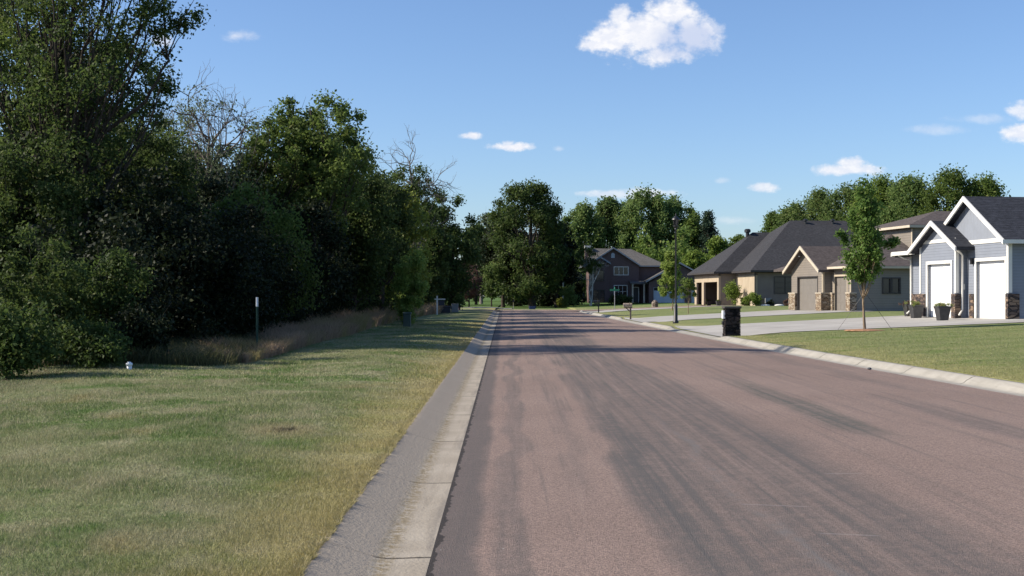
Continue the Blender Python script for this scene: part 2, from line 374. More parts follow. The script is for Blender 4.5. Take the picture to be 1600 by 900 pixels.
def tag(o, label=None, cat=None, group=None, kind=None):
    if label: o['label'] = label
    if cat: o['category'] = cat
    if group: o['group'] = group
    if kind: o['kind'] = kind
    return o
def thing(name, loc, label, cat, rz=0, group=None):
    o = bpy.data.objects.new(name, None); COL.objects.link(o); o.location = loc; o.rotation_euler = (0, 0, rz)
    o.empty_display_size = .3
    return tag(o, label, cat, group)
def npmesh(name, V, nper, m, parent=None):
    V = np.ascontiguousarray(V.reshape(-1, 3), dtype=np.float32); nv = len(V); nf = nv // nper
    me = bpy.data.meshes.new(name); me.vertices.add(nv); me.vertices.foreach_set('co', V.ravel())
    me.loops.add(nv); me.loops.foreach_set('vertex_index', np.arange(nv, dtype=np.int32))
    me.polygons.add(nf); me.polygons.foreach_set('loop_start', np.arange(0, nv, nper, dtype=np.int32))
    me.polygons.foreach_set('loop_total', np.full(nf, nper, dtype=np.int32))
    me.materials.append(M[m]); me.update(calc_edges=True)
    o = bpy.data.objects.new(name, me); COL.objects.link(o)
    if parent: o.parent = parent
    return o

# ------------------------------------------------------------------ terrain
XR = [(-120, 8.9), (0, 8.5), (19.75, 8.10), (26.9, 7.80), (32.7, 7.55), (45, 7.30), (54.7, 7.15), (78, 6.88), (102.6, 6.63), (112, 6.55), (400, 6.5)]
xr = lambda y: np.interp(y, [a for a, b in XR], [b for a, b in XR])
xl = lambda y: -.45 - .0062 * np.minimum(y, 130)
KL = .66; KR = .62
def sstep(v, a, b):
    q = np.clip((v - a) / (b - a), 0, 1); return q * q * (3 - 2 * q)
DR = ((46.3, 59.5), (71, 84), (112, 126))
def dcut(y):
    d = 0.0
    for a, b in DR: d = np.maximum(d, sstep(y, a - .7, a + .5) * (1 - sstep(y, b - .5, b + .7)))
    return d
def cross(y): return sstep(y, 122.5, 126.5) * (1 - sstep(y, 137, 141))
def elev(x, y):
    x = np.asarray(x, float); y = np.asarray(y, float)
    k = xr(y) + KR
    kt = .12 - .09 * dcut(y)
    r = kt + (.12 - kt) * sstep(x, k, k + 3.0) + .04 * np.maximum(0, x - 8.2)
    r = np.minimum(r, .62) - .13 * cross(y)
    lf = .09 + .07 * sstep(-x, 1.3, 3.0) + .03 * np.sin(x * .9 + y * .35) * sstep(-x, 2, 4)
    lf = lf - .13 * cross(y)
    mid = .0
    z = np.where(x > k - .02, r, np.where(x < xl(y) - KL + .02, lf, mid))
    return z
E = lambda x, y: float(elev(x, y))

ys = np.unique(np.concatenate([np.arange(-120, 0, 10), np.arange(0, 150, .75), np.arange(150, 420, 8), [500, 700, 1000, 1500, 2500]]))
offl = np.concatenate([[-2500, -1200, -600, -300, -150, -80, -50], np.arange(-36, -10, 2), np.arange(-10, 0, .5)])
offr = np.concatenate([[0], np.arange(.5, 16, .5), np.arange(16, 40, 2), [50, 80, 150, 300, 600, 1200, 2500]])
rows = []
for y in ys:
    a = xl(y) - KL; b = xr(y) + KR
    xs = np.concatenate([a + offl, [a, a + .03, b - .03], b + offr]); z = elev(xs, np.full_like(xs, y))
    low = -.12 if y < 127.3 else -.02
    z[len(offl)] = elev(a - .001, y); z[len(offl) + 1] = low; z[len(offl) + 2] = low
    rows.append(np.stack([xs, np.full_like(xs, y), z], 1))
G = np.array(rows); ny, nx, _ = G.shape
me = bpy.data.meshes.new('ground')
idx = np.arange(ny * nx).reshape(ny, nx)
fc = np.stack([idx[:-1, :-1], idx[:-1, 1:], idx[1:, 1:], idx[1:, :-1]], -1).reshape(-1, 4)
me.from_pydata(G.reshape(-1, 3).tolist(), [], fc.tolist()); me.materials.append(M['ground'])
go = bpy.data.objects.new('ground', me); COL.objects.link(go); tag(go, kind='structure')

def sheet(name, rowsf, m, kind='structure'):
    """rowsf: list of rows of points"""
    A = np.array(rowsf); n, k, _ = A.shape; ix = np.arange(n * k).reshape(n, k)
    f = np.stack([ix[:-1, :-1], ix[:-1, 1:], ix[1:, 1:], ix[1:, :-1]], -1).reshape(-1, 4)
    me = bpy.data.meshes.new(name); me.from_pydata(A.reshape(-1, 3).tolist(), [], f.tolist()); me.materials.append(M[m])
    o = bpy.data.objects.new(name, me); COL.objects.link(o); tag(o, kind=kind); return o
# road with a slight crown
rr = []
for y in np.concatenate([np.arange(-100, 0, 5), np.arange(0, 128, 1.0), [127.6]]):
    a = xl(y); b = xr(y); s = np.linspace(0, 1, 13)
    rr.append([(a + (b - a) * q, y, .05 * math.sin(math.pi * q)) for q in s])
sheet('road', rr, 'asphalt')
# cross street at the far end
rr = []
for y in np.linspace(127.62, 137, 10):
    xs = np.concatenate([np.arange(-60, -4, 2), np.arange(-4, 12, .5), np.arange(12, 80, 2)])
    rr.append([(x_, y, max(0.012, E(x_, y) + .03) + .03) for x_ in xs])
sheet('street', rr, 'driveway_concrete' if False else 'asphalt')

rr = [[(x_, y, max(.012, E(x_, y)) + .03) for x_ in np.arange(-30, .6, 1.0)] for y in np.linspace(150, 156, 4)]
sheet('sunlit_strip', rr, 'driveway_concrete')  # pale sheet stands in for a sunlit strip of the cross street

def kerb(name, side, m):
    prof_y = np.arange(-60, 126.6, .5); rows_ = []
    for y in prof_y:
        if side < 0:
            x0 = xl(y); ht = .09
            P = [(0, -.004), (-.14, -.008), (-.27, -.008), (-.325, .0), (-.37, ht * .15), (-.44, ht * .38), (-.52, ht * .65), (-.58, ht * .86), (-.61, ht * .95), (-.635, ht), (-.66, ht), (-.67, -.1)]
        else:
            x0 = xr(y); ht = .12 - .09 * float(dcut(y))
            P = [(0, -.004), (.24, -.018), (.31, .0), (.36, ht * .35), (.47, ht * .88), (.53, ht), (.62, ht), (.63, -.1)]
        rows_.append([(x0 + dx, y, z + .004) for dx, z in (P if side > 0 else P[::-1])])
    o = sheet(name, rows_, m); o.data.polygons.foreach_set('use_smooth', [True] * len(o.data.polygons)); return o
kerb('kerb_left', -1, 'kerb_concrete_left')
kerb('kerb_right', 1, 'kerb_concrete')

def drive(name, yn0, yn1, yf0, yf1, xend, flare=1.6):
    """near/far edges go from (kerb) yn0/yf0 to (house) yn1/yf1"""
    rows_ = []
    N = 30
    for i in range(N + 1):
        s = i / N; xa = xr(yn0) + KR - .01; x_ = xa + (xend - xa) * s
        fl = flare * max(0, 1 - (x_ - xa) / 2.0) ** 2
        a = yn0 + (yn1 - yn0) * s - fl; b = yf0 + (yf1 - yf0) * s + fl
        rows_.append([(max(x_, xr(yy) + KR - .005) if s < .1 else x_, yy, E(max(x_, xr(yy) + KR + .0), yy) + .022) for yy in np.linspace(a, b, 14)])
    return sheet(name, [list(r)[::-1] for r in rows_], 'driveway_concrete')
drive('driveway_near', 47.2, 47.6, 59.0, 63.5, 22.0)
drive('driveway_middle', 71.3, 76.5, 83.0, 90.0, 22.3)
drive('driveway_far', 112.6, 122, 125.3, 137.6, 22.5)

# ------------------------------------------------------------------ grass
rg = np.random.default_rng(11)
def blades(x, y, h, w, lean, segs=1):
    n = len(x); z = elev(x, y) - .005
    a = rg.uniform(0, 2 * np.pi, n); la = rg.uniform(0, 2 * np.pi, n)
    dx = np.cos(a) * w / 2; dy = np.sin(a) * w / 2
    tx = np.cos(la) * lean * h; ty = np.sin(la) * lean * h
    if segs == 1:
        V = np.stack([np.stack([x - dx, y - dy, z], 1), np.stack([x + dx, y + dy, z], 1), np.stack([x + tx, y + ty, z + h], 1)], 1)
        return V, 3
    m0 = np.stack([x + tx * .35, y + ty * .35, z + h * .62], 1); o = np.stack([dx * .8, dy * .8, dx * 0], 1)
    b0 = np.stack([x - dx, y - dy, z], 1); b1 = np.stack([x + dx, y + dy, z], 1); tp = np.stack([x + tx, y + ty, z + h], 1)
    return np.stack([b0, b1, m0 + o, m0 - o, m0 - o, m0 + o, tp, tp], 1), 4
def scatter(n, y0, y1, left, pw=1.0):
    y = y0 + (y1 - y0) * rg.random(n) ** pw
    if left:
        a = -.43 * y - 1.2; a = np.maximum(a, -9.3); b = xl(y) - KL + .015
    else:
        a = xr(y) + KR - .01; b = np.minimum(.43 * y + 2.5, 21.5)
    x = a + (b - a) * rg.random(n); return x, y
Vs = []
for (n, y0, y1, hh, ww) in ((120000, 5.6, 9, .032, .0042), (140000, 9, 14, .033, .006), (130000, 14, 21, .035, .009), (90000, 21, 34, .038, .015), (50000, 34, 70, .04, .03)):
    x, y = scatter(n, y0, y1, True); h = hh * rg.uniform(.5, 1.3, n) * (1 + .35 * np.sin(x * 2.1 + np.sin(y * 1.3) * 2) * np.sin(y * 1.7)); V, k = blades(x, y, h, ww * rg.uniform(.6, 1.2, n), rg.uniform(.1, .95, n)); Vs.append(V)
for (n, y0, y1) in ((16000, 5, 14), (14000, 14, 40)):          # fringe leaning over the left kerb
    y = rg.uniform(y0, y1, n); x = xl(y) - KL - np.abs(rg.normal(0, .025, n)) + .07 * np.clip(np.sin(y * 3.1) * np.sin(y * 7.7 + 1) + .35 * np.sin(y * 23), 0, 1); V, k = blades(x, y, rg.uniform(.018, .05, n), rg.uniform(.004, .010, n), rg.uniform(.4, 1.3, n)); Vs.append(V)
for (n, y0, y1, hh, ww) in ((80000, 16, 26, .028, .010), (110000, 26, 46.3, .026, .016)):
    x, y = scatter(n, y0, y1, False); V, k = blades(x, y, hh * rg.uniform(.5, 1.2, n), ww * rg.uniform(.6, 1.2, n), rg.uniform(.1, .9, n)); Vs.append(V)
g = npmesh('lawn_grass', np.concatenate(Vs), 3, 'lawn_blade'); tag(g, 'short mown grass, green with straw patches, on both sides of the road', 'grass', kind='stuff')
# weeds in the gutter seam are painted debris; tall dry grass along the wood
fx = [(23.5, -7.4), (24.5, -6.9), (26, -5.7), (33, -5.7), (52, -6.1), (76, -6.7), (101, -5.9), (112, -6.0)]
fr = lambda y: np.interp(y, [a for a, b in fx], [b for a, b in fx])
n = 60000; y = 26.8 + (112 - 26.8) * rg.random(n) ** 1.5; d = rg.random(n) ** 1.3 * 1.9; x = fr(y) - d
clump = .5 + .5 * np.sin(x * 2.3 + 1.3 * np.sin(y * .9)) * np.sin(y * .7 + x)
h = (.35 + .55 * rg.random(n)) * (.45 + .55 * clump) * np.interp(y, [24, 30, 45, 60, 112], [.55, .6, .9, 1.15, 1.3])
V, k = blades(x, y, h, np.interp(y, [24, 112], [.008, .03]) * rg.uniform(.6, 1.3, n), rg.uniform(.2, 1.0, n), 2)
tag(npmesh('tall_dry_grass', V, 4, 'dry_grass'), 'tall tan and reddish seeding grass along the edge of the wood', 'tall grass', kind='stuff')
n = 22000; y = 25.5 + 55 * rg.random(n) ** 1.6; x = np.where(y < 24.5, -.385 * y + .4, fr(y)) - rg.random(n) * 3.5 - .1
V, k = blades(x, y, rg.uniform(.12, .45, n), rg.uniform(.008, .022, n), rg.uniform(.2, 1.1, n), 2)
tag(npmesh('weeds', V, 4, 'weed_grass'), 'low weeds and rank grass in the shade under the wood', 'weeds', kind='stuff')

# ------------------------------------------------------------------ trees
def nrm(a): return a / np.maximum(np.linalg.norm(a, axis=-1, keepdims=True), 1e-6)
def leafverts(P, outw, L, W, rs, ow=.6, up=.35):
    n = len(P)
    nn = nrm(rs.normal(size=(n, 3)) + outw * ow + np.array([0, 0, up]))
    u = nrm(np.cross(nn, rs.normal(size=(n, 3)))); v = np.cross(nn, u)
    s = rs.uniform(.6, 1.3, (n, 1)); L_ = L * s / 2; W_ = W * s / 2
    sag = nn * L_ * .22
    return np.stack([P - u * L_ - sag, P + v * W_, P + u * L_ - sag, P - v * W_], 1)
def clumpleaves(C, rad, per, L, W, rs, flat=.8, core=.5):
    n = len(C); idx = np.repeat(np.arange(n), per)
    d = nrm(rs.normal(size=(len(idx), 3))); r = rs.random(len(idx))[:, None] ** core
    # ragged outline: stretch each clump differently
    P = C[idx] + d * r * rad[idx][:, None] * np.array([1, 1, flat]) * (1 + .33 * np.clip(rs.normal(size=(len(idx), 1)), -2, .9))
    return leafverts(P, d, L, W, rs)
def bez(a, c, b, n):
    ts = np.linspace(0, 1, n); return [tuple((1 - q) ** 2 * a + 2 * q * (1 - q) * c + q * q * b) for q in ts]
def tree(name, x, y, H, W, label, cat='tree', leaf='leaf_mid', bk='bark_dark', seed=1, low=.15, nc=60, per=260, L=.12, tr=None,
         shape='oval', sparse=1.0, limbs=16, group=None, crad=.13, depth=None, lean=(0, 0), bare=0, extra=None, flat=.8, hmin=0.0):
    rs = np.random.default_rng(seed); z0 = E(x, y)
    root = thing(name, (x, y, z0 - .03), label, cat, group=group)
    Rx = W / 2; Ry = (depth or W) / 2; zc0 = H * low; ch = H - zc0
    # lobed outline
    lob = nrm(rs.normal(size=(9, 3))); la = rs.uniform(-.28, .28, 9)
    C = []
    while len(C) < nc:
        d = nrm(rs.normal(size=3)); r = rs.random() ** .42
        m = 1 + sum(a * max(0, float(d @ l)) ** 3 for a, l in zip(la, lob))
        q = (d[2] * r * m + 1) / 2
        px_, py_ = d[0] * r * m * Rx * .9, d[1] * r * m * Ry * .9
        if shape == 'cone': k = 1 - .85 * q; px_ *= k * 1.35; py_ *= k * 1.35
        elif shape == 'vase': k = .55 + .6 * q; px_ *= k; py_ *= k
        elif shape == 'dome':
            an = rs.uniform(0, 2 * np.pi); rr_ = rs.random() ** .4; q = rs.random() ** .85; ka = 1 + sum(a * max(0, math.cos(an) * l[0] + math.sin(an) * l[1]) ** 2 for a, l in zip(la, lob)); kq = (1 - max(0, q) ** 3.2) ** .5 * (.75 + .25 * min(1, q * 3)); px_, py_ = math.cos(an) * rr_ * Rx * .92 * kq * ka, math.sin(an) * rr_ * Ry * .92 * kq * ka
        elif shape == 'column': k = 1.1 - .45 * q; px_ *= k; py_ *= k
        C.append((px_ + lean[0] * q, py_ + lean[1] * q, zc0 + ch * (.03 + .95 * np.clip(q, -.02, 1.04))))
    C = np.array(C); C[:, 2] = np.maximum(C[:, 2], .25 * min(1, H))
    rad = rs.uniform(.7, 1.35, len(C)) * crad * (W + ch) / 2
    mb = MB(); tr = tr or (.035 * H * .55)
    top = np.array([lean[0] * .9, lean[1] * .9, H * .86]); midp = np.array([rs.normal(0, .03) * H, rs.normal(0, .03) * H, H * .45])
    tp = bez(np.zeros(3), midp, top, 9)
    mb.tube([(0, 0, -.15)] + tp, [tr * 1.35, tr * 1.12] + [tr * (1 - .11 * i) for i in range(1, 9)], 8)
    tpn = np.array(tp)
    order = rs.permutation(len(C))[:limbs]
    for i in order:
        c = C[i]; hz = max(hmin * H, c[2] * rs.uniform(.35, .75)); j = int(np.argmin(abs(tpn[:, 2] - hz))); a = tpn[j]
        ctrl = (a + c) / 2 + np.array([(c[0] - a[0]) * .25, (c[1] - a[1]) * .25, -.12 * abs(c[2] - a[2])]) + rs.normal(0, .04 * W, 3)
        r0 = tr * (1 - .1 * j) * .5; pts = bez(a, ctrl, c, 6)
        mb.tube(pts, [r0, r0 * .8, r0 * .62, r0 * .45, r0 * .3, r0 * .14], 5, False)
        for q in range(3):
            s_ = np.array(pts[rs.integers(2, 5)]); e = c + rs.normal(0, 1, 3) * rad[i]
            mb.tube(bez(s_, (s_ + e) / 2 + rs.normal(0, .2, 3) * rad[i], e, 4), [r0 * .3, r0 * .22, r0 * .14, r0 * .06], 3, False)
    def fract(p, d, ln, r, dep):
        k = 3; pts = [p]; dd = d
        for q in range(k):
            dd = nrm(dd + rs.normal(0, .22, 3)); pts.append(pts[-1] + dd * ln / k)
        mb.tube([tuple(v) for v in pts], [r, r * .88, r * .76, r * .62], 4 if r > .01 else 3, False)
        if dep == 0: return
        for q in range(int(rs.integers(2, 4))):
            fract(pts[-1] if q < 2 else pts[-2], nrm(dd + rs.normal(0, .55, 3) + np.array([0, 0, .15])), ln * rs.uniform(.6, .85), r * .58, dep - 1)
    for q in range(bare):
        a = tpn[rs.integers(3, 8)]; ang = rs.uniform(0, 2 * np.pi)
        fract(a, nrm(np.array([math.cos(ang) * .5, math.sin(ang) * .5, 1.0])), H * .125, tr * .36, 4)
    if extra:
        for (pts_, r0, cl) in extra:
            pts_ = [np.array(q, float) for q in pts_]; P2 = []
            for i in range(len(pts_) - 1):
                for q in np.linspace(0, 1, 5)[:-1]: P2.append(pts_[i] * (1 - q) + pts_[i + 1] * q)
            P2.append(pts_[-1]); P2 = [p + rs.normal(0, .03, 3) for p in P2]
            mb.tube([tuple(p) for p in P2], [r0 * (1 - .85 * i / len(P2)) for i in range(len(P2))], 6, False)
            if cl:
                cc = np.array([pts_[-1] + rs.normal(0, cl[0], 3) for _ in range(cl[1])]); C = np.concatenate([C, cc]); rad = np.concatenate([rad, np.full(cl[1], cl[2])])
                for e in cc[:6]: mb.tube([tuple(pts_[-2]), tuple((pts_[-2] + e) / 2 + rs.normal(0, .08, 3)), tuple(e)], [r0 * .25, r0 * .15, r0 * .05], 3, False)
    mb.build('trunk', bk, root, True)
    V = clumpleaves(C, rad, max(4, int(per * sparse)), L, L * .58, rs, flat)
    npmesh('crown', V, 4, leaf, root)
    return root
def T(name, px, top, Z, wpx, label, **kw):
    x = (px - 800) / F * Z; H = (HZ - top) / F * Z + CAMH - E(x, Z); return tree(name, x, Z, H, wpx / F * Z, label, **kw)

# --- the wood on the left, from near to far
T('tall_tree', 105, -230, 35.5, 330, 'tallest open-crowned tree at the top left, its long limb curving out into the sky', seed=3, low=.18, nc=150, per=160, L=.115, limbs=60, crad=.062, leaf='leaf_dark', tr=.22,
  extra=[([(-.2, 0, 5.2), (1.2, -.2, 6.1), (2.4, -.3, 6.9), (2.9, -.3, 8.1), (2.8, -.2, 9.6)], .085, (.55, 9, .45)), ([(0, 0, 5.6), (.9, -.3, 7.4), (2.1, -.4, 8.8), (2.9, -.4, 9.9)], .07, (.5, 9, .45)), ([(0, 0, 6.6), (.6, -.3, 8.4), (1.4, -.4, 10.0)], .06, (.5, 7, .45))])
T('tall_tree', -70, -60, 38, 300, 'dense tall tree cut by the left border of the photo, filling its upper left corner', seed=4, low=.12, nc=100, per=330, L=.12, leaf='leaf_mid', crad=.085, limbs=14)
T('leafy_tree', 30, 190, 32.5, 250, 'dark leafy tree behind the sunlit bushes, leftmost of the lower wood', seed=5, low=.1, nc=80, per=420, L=.10, leaf='leaf_dark', crad=.115)
T('leafy_tree', 215, 175, 42, 220, 'dark rounded tree below the curving limb of the tallest tree', seed=6, low=.08, nc=80, per=400, L=.13, leaf='leaf_dark', crad=.12)
T('half_bare_tree', 325, 128, 52, 215, 'thin grey half-bare tree standing against the sky between two leafy trees', leaf='leaf_silver', seed=7, low=.3, nc=95, per=55, L=.12, bk='bark_grey', bare=16, limbs=30, crad=.10, tr=.17)
T('half_bare_tree', 262, 135, 54, 140, 'thin half-bare tree between the tallest tree and the grey half-bare tree', leaf='leaf_mid', seed=77, low=.3, nc=70, per=80, L=.12, bk='bark_grey', bare=8, limbs=26, crad=.09, tr=.14)
T('leafy_tree', 385, 268, 47, 190, 'low bright-topped tree in front of the thin half-bare tree', seed=8, low=.08, nc=75, per=400, L=.14, leaf='leaf_mid', crad=.12)
T('leafy_tree', 405, 178, 54, 150, 'airy light green tree with open limbs between the half-bare tree and the broad spreading tree', seed=79, low=.3, nc=85, per=130, L=.15, leaf='leaf_mid', crad=.075, limbs=44, tr=.2)
T('spreading_tree', 484, 112, 55, 225, 'broad spreading tree with dark curving limbs, highest in the middle of the wood', seed=9, low=.25, nc=185, per=170, L=.16, leaf='leaf_mid', crad=.068, limbs=60, tr=.26,
  extra=[([(-.6, -.6, 1.8), (-1.4, -1.6, 3.4), (-2.3, -2.2, 4.6), (-3.2, -2.4, 6.2)], .12, (.4, 5, .5)), ([(-.8, -.7, 2.6), (-2.2, -1.6, 3.6), (-3.6, -2.0, 5.4)], .09, (.4, 4, .5)), ([(0, -.8, 2.0), (1.0, -2.0, 4.4), (1.5, -2.4, 6.4)], .09, (.4, 4, .5))])
T('leafy_tree', 550, 225, 62, 150, 'dark tree at the right shoulder of the broad spreading tree', seed=10, low=.06, nc=85, per=330, L=.18, leaf='leaf_dark', crad=.12)
T('leafy_tree', 597, 250, 70, 110, 'narrow dark tree beside the yellow-green tree', seed=11, low=.05, nc=70, per=280, L=.2, leaf='leaf_dark', crad=.12)
T('yellow_green_tree', 618, 288, 73, 105, 'yellow-green leafy tree in the farther half of the wood', seed=12, low=.05, nc=80, per=260, L=.2, leaf='leaf_yellow', crad=.12)
T('half_bare_tree', 645, 225, 92, 90, 'half-dead tree with bare forked branches above the yellow-green tree', leaf='leaf_dark', seed=13, low=.35, nc=40, per=120, L=.2, bk='bark_grey', bare=8, limbs=18, crad=.10, tr=.2)
T('small_tree', 640, 388, 63.5, 56, 'small tree with sunlight put into its bright green leaf colour, above the green utility pedestal', seed=14, low=.04, nc=54, per=240, L=.13, leaf='leaf_lime', crad=.12)
T('leafy_tree', 668, 318, 103, 85, 'dark tree left of the roundest tree at the end of the wood', seed=15, low=.03, nc=75, per=260, L=.25, leaf='leaf_dark', crad=.13)
T('leafy_tree', 700, 310, 112, 88, 'dark round-topped tree ending the wood beside the road', seed=16, low=.03, nc=85, per=260, L=.25, leaf='leaf_dark', crad=.12)
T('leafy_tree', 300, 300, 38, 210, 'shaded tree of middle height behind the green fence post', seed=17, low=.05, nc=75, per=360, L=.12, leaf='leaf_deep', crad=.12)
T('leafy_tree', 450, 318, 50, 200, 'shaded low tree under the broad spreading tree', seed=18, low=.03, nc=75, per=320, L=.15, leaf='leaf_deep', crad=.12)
T('tall_tree', 40, -90, 46, 260, 'tall tree deep in the wood, right of the border tree and behind the tallest one', seed=19, low=.2, nc=90, per=260, L=.16, leaf='leaf_dark', crad=.09)
T('tall_tree', 190, 10, 47, 200, 'tall tree deep in the wood, seen through the right part of the tallest crown', seed=20, low=.25, nc=70, per=200, L=.16, leaf='leaf_dark', crad=.09)
for i_, (px, top, Z, w, lb) in enumerate(((330, 225, 60, 150, 'behind the grey half-bare tree'), (415, 250, 70, 150, 'behind the left side of the broad spreading tree'), (470, 180, 82, 120, 'behind the crown of the broad spreading tree'),
        (520, 205, 95, 110, 'behind the right side of the broad spreading tree'), (562, 245, 108, 95, 'behind the dark shoulder tree'), (605, 272, 122, 85, 'behind the yellow-green tree'))):
    T('tall_tree', px, top, Z, w, 'tall tree deep in the wood, ' + lb, seed=120 + i_, low=.25, nc=90, per=130, L=.26, leaf='leaf_dark', crad=.08, limbs=20, group='tall trees deep in the wood')
# sunlit bushes
def bush(name, x, y, H, W, label, leaf='leaf_mid', seed=1, nc=26, per=260, L=.09, crad=.2, cat='bush', group=None, **kw):
    return tree(name, x, y, H, W, label, cat, leaf=leaf, seed=seed, low=0.0, nc=nc, per=per, L=L, crad=crad, limbs=6, tr=.03, group=group, **kw)
bush('bush', -8.9, 22.0, 1.35, 1.7, 'low sunlit bush at the left border, nearest to the camera', 'leaf_dark', 21, 34, 230, .085)
bush('bush', -8.15, 24.3, .95, 1.5, 'low spilling bush between the border bush and the pipe cap', 'leaf_dark', 26, 30, 200, .08)
bush('bush', -7.95, 26.2, 1.2, 1.6, 'low dark bush right behind the pipe cap', 'leaf_deep', 27, 30, 220, .085)
bush('bush', -9.6, 24.8, 2.9, 2.3, 'tall sunlit bush behind the lowest bush at the left border', 'leaf_dark', 22, 60, 200, .09, .10)
bush('bush', -8.9, 26.8, 2.9, 1.9, 'tall bush with glinting leaves behind the white pipe cap', 'leaf_dark', 23, 52, 190, .09, .10)
bush('bush', -8.5, 36.5, 3.1, 4.0, 'wide shaded bush behind the green fence post', 'leaf_deep', 24, 50, 330, .11, .14)
bush('bush', -9.3, 47, 4.2, 4.2, 'leafy bush with a lighter top under the spreading tree', 'leaf_mid', 25, 50, 300, .14, .14)
# stuff: understorey and the wood's inside
def mass(name, xf, y0, y1, hf, n, rad, per, L, leaf, label, seed, ypow=1.0, depth=3.0, cat='undergrowth'):
    rs = np.random.default_rng(seed); y = y0 + (y1 - y0) * rs.random(n) ** ypow; x = xf(y) - rs.random(n) * depth
    z = rs.random(n) ** .8 * hf(y) * (1 + .3 * np.sin(y * .8 + seed) + .15 * np.sin(y * 2.3))
    C = np.stack([x, y, z + .1], 1); V = clumpleaves(C, rad * rs.uniform(.6, 1.3, n), per, L, L * .6, rs)
    return tag(npmesh(name, V, 4, leaf), label, cat, kind='stuff')
wl = lambda y: np.interp(y, [20, 24, 28, 34, 50, 76, 100, 120], [-10.6, -9.6, -8.6, -7.8, -7.9, -8.3, -7.6, -7.5])
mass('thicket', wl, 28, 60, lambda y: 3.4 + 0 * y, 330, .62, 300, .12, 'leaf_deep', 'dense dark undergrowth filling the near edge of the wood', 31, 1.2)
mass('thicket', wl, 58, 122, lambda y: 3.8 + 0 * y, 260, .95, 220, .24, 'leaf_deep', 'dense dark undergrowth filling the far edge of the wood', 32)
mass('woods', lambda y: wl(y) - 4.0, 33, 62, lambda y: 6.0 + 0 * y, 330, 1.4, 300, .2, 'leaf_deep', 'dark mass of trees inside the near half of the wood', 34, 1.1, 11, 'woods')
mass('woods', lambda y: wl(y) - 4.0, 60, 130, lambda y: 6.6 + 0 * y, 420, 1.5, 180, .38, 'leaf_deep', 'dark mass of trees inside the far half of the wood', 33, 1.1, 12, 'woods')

# --- centre and far trees
T('shade_tree', 832, 286, 166, 140, 'large dark spreading shade tree at the end of the road', seed=41, low=.07, nc=170, per=190, L=.36, leaf='leaf_dark', crad=.08, limbs=24, tr=.5, shape='dome')
T('shade_tree', 868, 336, 172, 74, 'dark tree with a bare grey branch, right of the large shade tree', seed=42, low=.05, nc=80, per=190, L=.42, leaf='leaf_deep', crad=.13, bare=3)
T('shade_tree', 786, 314, 174, 84, 'dark tree left of the large shade tree', seed=43, low=.12, nc=110, per=180, L=.42, leaf='leaf_deep', crad=.13)
T('shade_tree', 744, 352, 196, 74, 'lower dark tree left of the road end, below the pale distant tree', seed=140, low=.12, nc=80, per=130, L=.4, leaf='leaf_dark', crad=.10, shape='dome')
T('distant_tree', 752, 328, 215, 70, 'pale loose tree far behind, above the purple-leaved tree', seed=44, low=.15, nc=60, per=110, L=.5, leaf='leaf_silver', crad=.12, bk='bark_grey')
T('purple_tree', 733, 412, 158, 48, 'purple-brown leaved ornamental tree left of the road end', cat='tree', seed=45, low=.16, nc=50, per=160, L=.26, leaf='leaf_purple', crad=.13)
T('small_tree', 768, 410, 168, 42, 'grey-green small tree right of the purple-brown tree', seed=46, low=.12, nc=44, per=150, L=.26, leaf='leaf_cotton', crad=.13)
T('small_tree', 712, 430, 150, 26, 'light green slim tree left of the purple-brown tree', seed=47, low=.1, nc=30, per=130, L=.24, leaf='leaf_cotton', crad=.14)
for i, (px, top, Z, w, lf, lb) in enumerate((
        (912, 322, 232, 58, 'leaf_cotton', 'leftmost of the tall trees behind the brick house'),
        (952, 314, 236, 62, 'leaf_cotton', 'tall tree above the left end of the brick house roof'),
        (1003, 300, 232, 84, 'leaf_cotton', 'tallest of the trees behind the brick house'),
        (1052, 314, 236, 78, 'leaf_cotton', 'tall tree behind the black street lamp'),
        (1083, 338, 230, 50, 'leaf_mid', 'tall tree next to the pointed conifer'))):
    T('tall_tree', px, top, Z, w * 1.5, lb, seed=50 + i, low=.08, nc=150, per=150, L=.5, leaf=lf, crad=.075, shape='dome', group='tall trees behind the brick house', limbs=14, flat=1.3)
T('conifer', 1107, 326, 226, 46, 'dark pointed conifer right of the tall trees behind the brick house', seed=56, low=.04, nc=90, per=120, L=.4, leaf='leaf_conifer', crad=.085, shape='cone')
for i, (px, top, Z, w, lb) in enumerate(((1085, 392, 200, 50, 'lowest round green tree between brick house and dark-roofed house'), (1120, 372, 205, 62, 'round green tree left of the garage roof peak'), (1158, 366, 208, 62, 'round green tree right behind the garage roof peak'))):
    T('round_tree', px, top, Z, w, lb, seed=60 + i, low=.05, nc=70, per=170, L=.42, leaf='leaf_bright' if i < 2 else 'leaf_mid', crad=.10, shape='dome', group='round trees behind the dark-roofed house')
